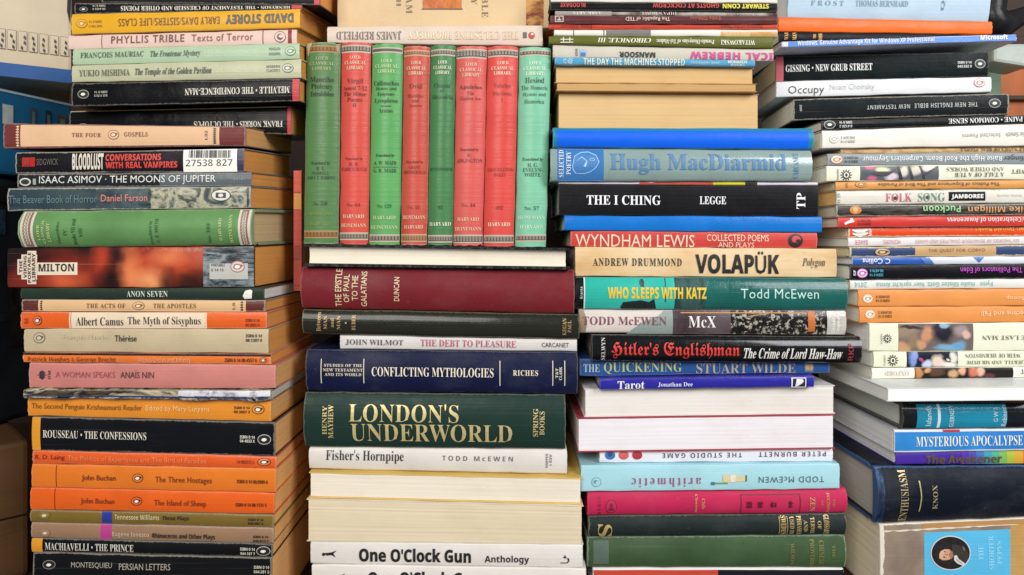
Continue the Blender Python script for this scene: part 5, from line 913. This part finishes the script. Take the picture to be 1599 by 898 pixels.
# ================================================================== SETTING and other things
def simple(name, hexc, rough=.6, sc=20, amt=.25, bumpd=.001, stretch=(1, 1, 1), spec=.3):
    k = N(name); c = lin(hexc); v = k.coords('Object', stretch)
    k.l(k.mix(k.rng(k.noise(v, sc, 5, .6), .3, .7), shade(c, 1 - amt), shade(c, 1 + amt)), k.p.inputs['Base Color'])
    k.p.inputs['Roughness'].default_value = rough; k.p.inputs['Specular IOR Level'].default_value = spec
    k.bump(k.noise(v, sc * 4, 4), .3, bumpd); return k.m
def hexa(name, P, mats, parent=None, mi=None, bev=.0):
    """P: 8 corners, bottom ring then top ring"""
    bm = bmesh.new(); vv = [bm.verts.new(p) for p in P]
    for f in ((0, 1, 2, 3), (7, 6, 5, 4), (0, 4, 5, 1), (1, 5, 6, 2), (2, 6, 7, 3), (3, 7, 4, 0)): bm.faces.new([vv[i] for i in f])
    bmesh.ops.recalc_face_normals(bm, faces=bm.faces)
    if bev: bmesh.ops.bevel(bm, geom=bm.edges[:], offset=bev, segments=2, affect='EDGES', profile=.6)
    me = bpy.data.meshes.new(name); bm.to_mesh(me); bm.free()
    for m in mats: me.materials.append(m)
    return link(name, me, parent)
def boxp(x0, x1, y0, y1, z0, z1): return [(x0, y0, z0), (x1, y0, z0), (x1, y1, z0), (x0, y1, z0), (x0, y0, z1), (x1, y0, z1), (x1, y1, z1), (x0, y1, z1)]
wood_dark = simple('dark_stained_wood', '#3a2416', .5, 6, .4, .001, (1, 1, 9))
wood = simple('varnished_wood', '#8a5630', .45, 5, .3, .0008, (1, 1, 8))
o = hexa('table_top', boxp(-.95, .95, .42, 1.1, TABLE - .03, TABLE), [wood_dark], None, None, .004); tag(o, None, None, kind='structure')
o = hexa('back_wall', boxp(-1.6, 1.6, 1.1, 1.14, TABLE - .3, .9), [simple('brown_wall', '#2c1c12', .7, 4, .3)]); tag(o, None, None, kind='structure')

# boxes at the far left
def slant_box(name, pa, pb, zt, zb, deep, mat, label, cat, bev=.003):
    (xa, da), (xb, db) = pa, pb
    A = Vector(((xa - CX) * da / F, da, 0)); Bp = Vector(((xb - CX) * db / F, db, 0)); n = Vector((-(Bp - A).y, (Bp - A).x, 0)).normalized() * deep
    root = bpy.data.objects.new(name, None); COL.objects.link(root); root.location = (A.x, A.y, zb)
    tag(root, label, cat)
    R = Vector(root.location)
    pts = [Vector((p.x, p.y, z)) - R for z in (zb, zt) for p in (A, Bp, Bp + n, A + n)]
    hexa('carton', pts, [mat], root, None, bev)
    fwd = -n.normalized()
    def face(u, z, out=.0006): p = A + (Bp - A) * u + fwd * out; return Vector((p.x, p.y, z)) - R
    return root, face
def facequad(name, face, u0, u1, z0, z1, m, parent, out=.0006, n=6):
    vs_ = [face(u0 + (u1 - u0) * i / n, z, out) for i in range(n + 1) for z in (z0, z1)]
    fs = [(2 * i, 2 * i + 2, 2 * i + 3, 2 * i + 1) for i in range(n)]
    o = mesh(name, vs_, fs, [m], parent); return o
white_card = simple('white_card', '#cfc0a4', .55, 14, .12); blue_card = simple('blue_card', '#25589a', .4, 14, .2)
deep_blue = simple('blue_printed_card', '#185a80', .4, 9, .35); black_card = simple('black_card', '#0e0d0d', .5, 14, .2)
r, fc = slant_box('cardboard_box', (-60, .640), (112, .686), .300, .1525, .16, white_card, 'white cardboard box with a blue bottom stripe and a row of small pictures', 'box')
facequad('blue_stripe', fc, 0, 1, .1528, .1655, blue_card, r, .0008)
dk = simple('grey_print', '#4c4a4c', .6, 90, .4); ln_ = simple('thin_print', '#8a7a68', .6, 90, .2)
for i in range(7):
    u = .30 + i * .098
    zc = .1875
    f_ = facequad('picture_frame', fc, u, u + .082, zc - .0095, zc + .0095, ln_, r, .0008); facequad('picture_ground', fc, u + .003, u + .079, zc - .0089, zc + .0089, white_card, f_, .0012)
    rr = random.Random(i)
    vs_, fs = [], []
    for k in range(3):
        uu, zz = u + .02 + rr.random() * .03, zc + .003 - .005 * k
        k0 = len(vs_); vs_ += [fc(uu, zz, .0016), fc(uu + .022, zz - .002, .0016), fc(uu + .026, zz + .001, .0016), fc(uu + .006, zz + .0028, .0016)]; fs.append((k0, k0 + 1, k0 + 2, k0 + 3))
    mesh('small_picture', vs_, fs, [dk], f_)
vs_ = [fc(.955, .222, .001), fc(.985, .21, .001), fc(.995, .236, .001), fc(.98, .252, .001), fc(.962, .246, .001)]
mesh('dark_logo_patch', vs_, [(0, 1, 2, 3, 4)], [black_card], r)
r, fc = slant_box('cardboard_box', (-70, .600), (112, .712), .1385, .06, .15, deep_blue, 'blue printed cardboard box with a white top edge and blurred phone pictures', 'box')
facequad('white_edge_line', fc, 0, 1, .1352, .1372, simple('white_print', '#9fb0b8', .5, 20, .1), r, .0008)
for u, w_, z0, z1, c in ((.60, .05, .098, .126, '#3a4a58'), (.74, .05, .098, .126, '#2a3038'), (.86, .08, .098, .124, '#5a4a34')):
    f_ = facequad('phone_picture', fc, u, u + w_, z0, z1, simple('phone_print', c, .5, 60, .3), r, .0008)
    facequad('phone_screen', fc, u + w_ * .2, u + w_ * .8, z0 + .012, z1 - .004, simple('screen_print', '#5c6e74', .5, 90, .3), f_, .0013)
facequad('round_badge', fc, .36, .45, .106, .124, simple('badge_print', '#a8b0ac', .5, 60, .2), r, .0008)
r, fc = slant_box('storage_box', (-80, .600), (62, .690), .0585, -.170, .16, simple('dark_plastic', '#1e252c', .5, 18, .5), 'dark storage box in shade beside the leftmost pile', 'box', .006)
facequad('box_lid_rim', fc, 0, 1, .035, .050, simple('dark_rim', '#191b1b', .4, 30, .3), r, .003)
facequad('tape_strip', fc, 0, 1, -.075, -.068, simple('tape', '#2c3236', .4, 60, .4), r, .0006)
facequad('blue_sticker', fc, .35, .58, .005, .028, simple('sticker_print', '#2a4458', .5, 80, .5), r, .001)
facequad('pale_sticker', fc, .66, .86, -.062, -.03, simple('pale_sticker_print', '#4a4c4a', .5, 80, .5), r, .001)
facequad('grey_label', fc, .62, .80, -.10, -.02, simple('grey_label_print', '#22211f', .5, 70, .5), r, .001)
r, fc = slant_box('wooden_crate', (-90, .560), (45, .600), -.1705, TABLE, .2, simple('pale_wood', '#5a3e24', .6, 5, .25, .001, (1, 1, 7)), 'brown wooden crate at the bottom left corner beside the black books', 'crate', .004)
facequad('board_gap', fc, 0, 1, -.2335, -.2320, black_card, r, .0006)

# thin book wedged upright between the first two piles
r = bpy.data.objects.new('paperback_book', None); COL.objects.link(r); r.location = (-.178, .64, -.042); tag(r, 'thin red and yellow book wedged upright in the gap between the first two piles', 'book')
x0, x1 = -.0032, .0036; zt = (HY - 266) * .583 / F + .042
hexa('page_block', boxp(x0 + .0008, x1 - .0008, -.0525, .06, .002, zt - .002), [pages('#c9ae84')], r)
cv = hexa('cover', boxp(x0, x1, -.0555, -.0527, 0, zt), [cover('#b8301f', .4, .3)], r)
for y0, y1, c in ((267, 300, '#cf3a20'), (302, 327, '#d88a1c'), (328, 384, '#c23422'), (385, 405, '#9c1f22'), (406, 446, '#b83424')):
    z1_, z0_ = (HY - y0) * .583 / F + .042, (HY - y1) * .583 / F + .042
    hexa('colour_band', boxp(x0 + .0003, x1 - .0003, -.0562, -.0556, max(.001, z0_), z1_), [cover(c, .4, .3)], cv)

# things behind the rightmost pile
r = bpy.data.objects.new('wooden_box', None); COL.objects.link(r); r.location = (.60, .80, 0); tag(r, 'orange-brown wooden box standing behind the right end of the rightmost pile', 'box')
X = lambda x, d: (x - CX) * d / F
Z = lambda y, d: (HY - y) * d / F
hexa('box_body', [Vector(p) - Vector((.60, .80, 0)) for p in boxp(X(1557, .76), X(1720, .76), .76, .95, TABLE, Z(107, .76))], [simple('orange_wood', '#a85a26', .45, 5, .25, .0008, (8, 1, 1))], r, None, .003)
hexa('box_rim', [Vector(p) - Vector((.60, .80, 0)) for p in boxp(X(1557, .757), X(1720, .757), .753, .7585, Z(157, .757), Z(150, .757))], [wood_dark], r, None, .001)
o = hexa('hardback_book', [Vector(p) for p in boxp(X(1500, .72), X(1558, .72), .715, .735, TABLE, Z(88, .72))], [cover('#3f6a4c', .4, .3)], None, None, .001); tag(o, 'dark green book cover upright behind the black and white paperbacks at right', 'book', 'books stacked in the rightmost pile')
o = hexa('plastic_folder', [(X(1546, .67), .665, Z(98, .67)), (X(1604, .67), .665, Z(107, .67)), (X(1604, .67), .70, Z(107, .67)), (X(1546, .67), .70, Z(98, .67)), (X(1546, .67), .665, Z(70, .67)), (X(1604, .67), .665, Z(70, .67)), (X(1604, .67), .70, Z(70, .67)), (X(1546, .67), .70, Z(70, .67))], [simple('frosted_plastic', '#a4aca4', .3, 25, .2)], None, None, .003); tag(o, 'pale grey-green frosted plastic folder under the right end of the disc case', 'folder')
# dark curved bracket at the upper right
r = None
bm = bmesh.new(); path = [(1700, -10, .80), (1640, 8, .78), (1610, 20, .76), (1590, 28, .75), (1572, 36, .745), (1560, 40, .74), (1549, 34, .735), (1546, 20, .735), (1552, 0, .735), (1556, -40, .735)]
rad = [.010, .010, .009, .010, .013, .016, .017, .014, .012, .012]; rings = []
for i, (x, y, d) in enumerate(path):
    p = to3(x, y, d); a = to3(*path[max(0, i - 1)]); c = to3(*path[min(len(path) - 1, i + 1)]); t = (c - a).normalized(); s = t.cross(Vector((0, 1, 0))).normalized(); q = t.cross(s)
    rings.append([bm.verts.new(p + (s * math.cos(2 * math.pi * k / 12) + q * math.sin(2 * math.pi * k / 12)) * rad[i]) for k in range(12)])
for a, c in zip(rings, rings[1:]):
    for k in range(12): bm.faces.new((a[k], a[(k + 1) % 12], c[(k + 1) % 12], c[k]))
bm.faces.new(rings[0][::-1]); bm.faces.new(rings[-1]); bmesh.ops.recalc_face_normals(bm, faces=bm.faces)
me = bpy.data.meshes.new('bracket'); bm.to_mesh(me); bm.free(); me.materials.append(simple('black_metal', '#151518', .35, 60, .5)); me.polygons.foreach_set('use_smooth', [True] * len(me.polygons))
tag(link('metal_bracket', me), 'black curved metal bracket at the upper right corner', 'bracket')
o = hexa('wooden_screen', boxp(X(1535, .9), X(1800, .9), .9, .95, TABLE, .5), [wood_dark], None, None, .004); tag(o, 'dark brown wooden screen behind the top right corner', 'screen')
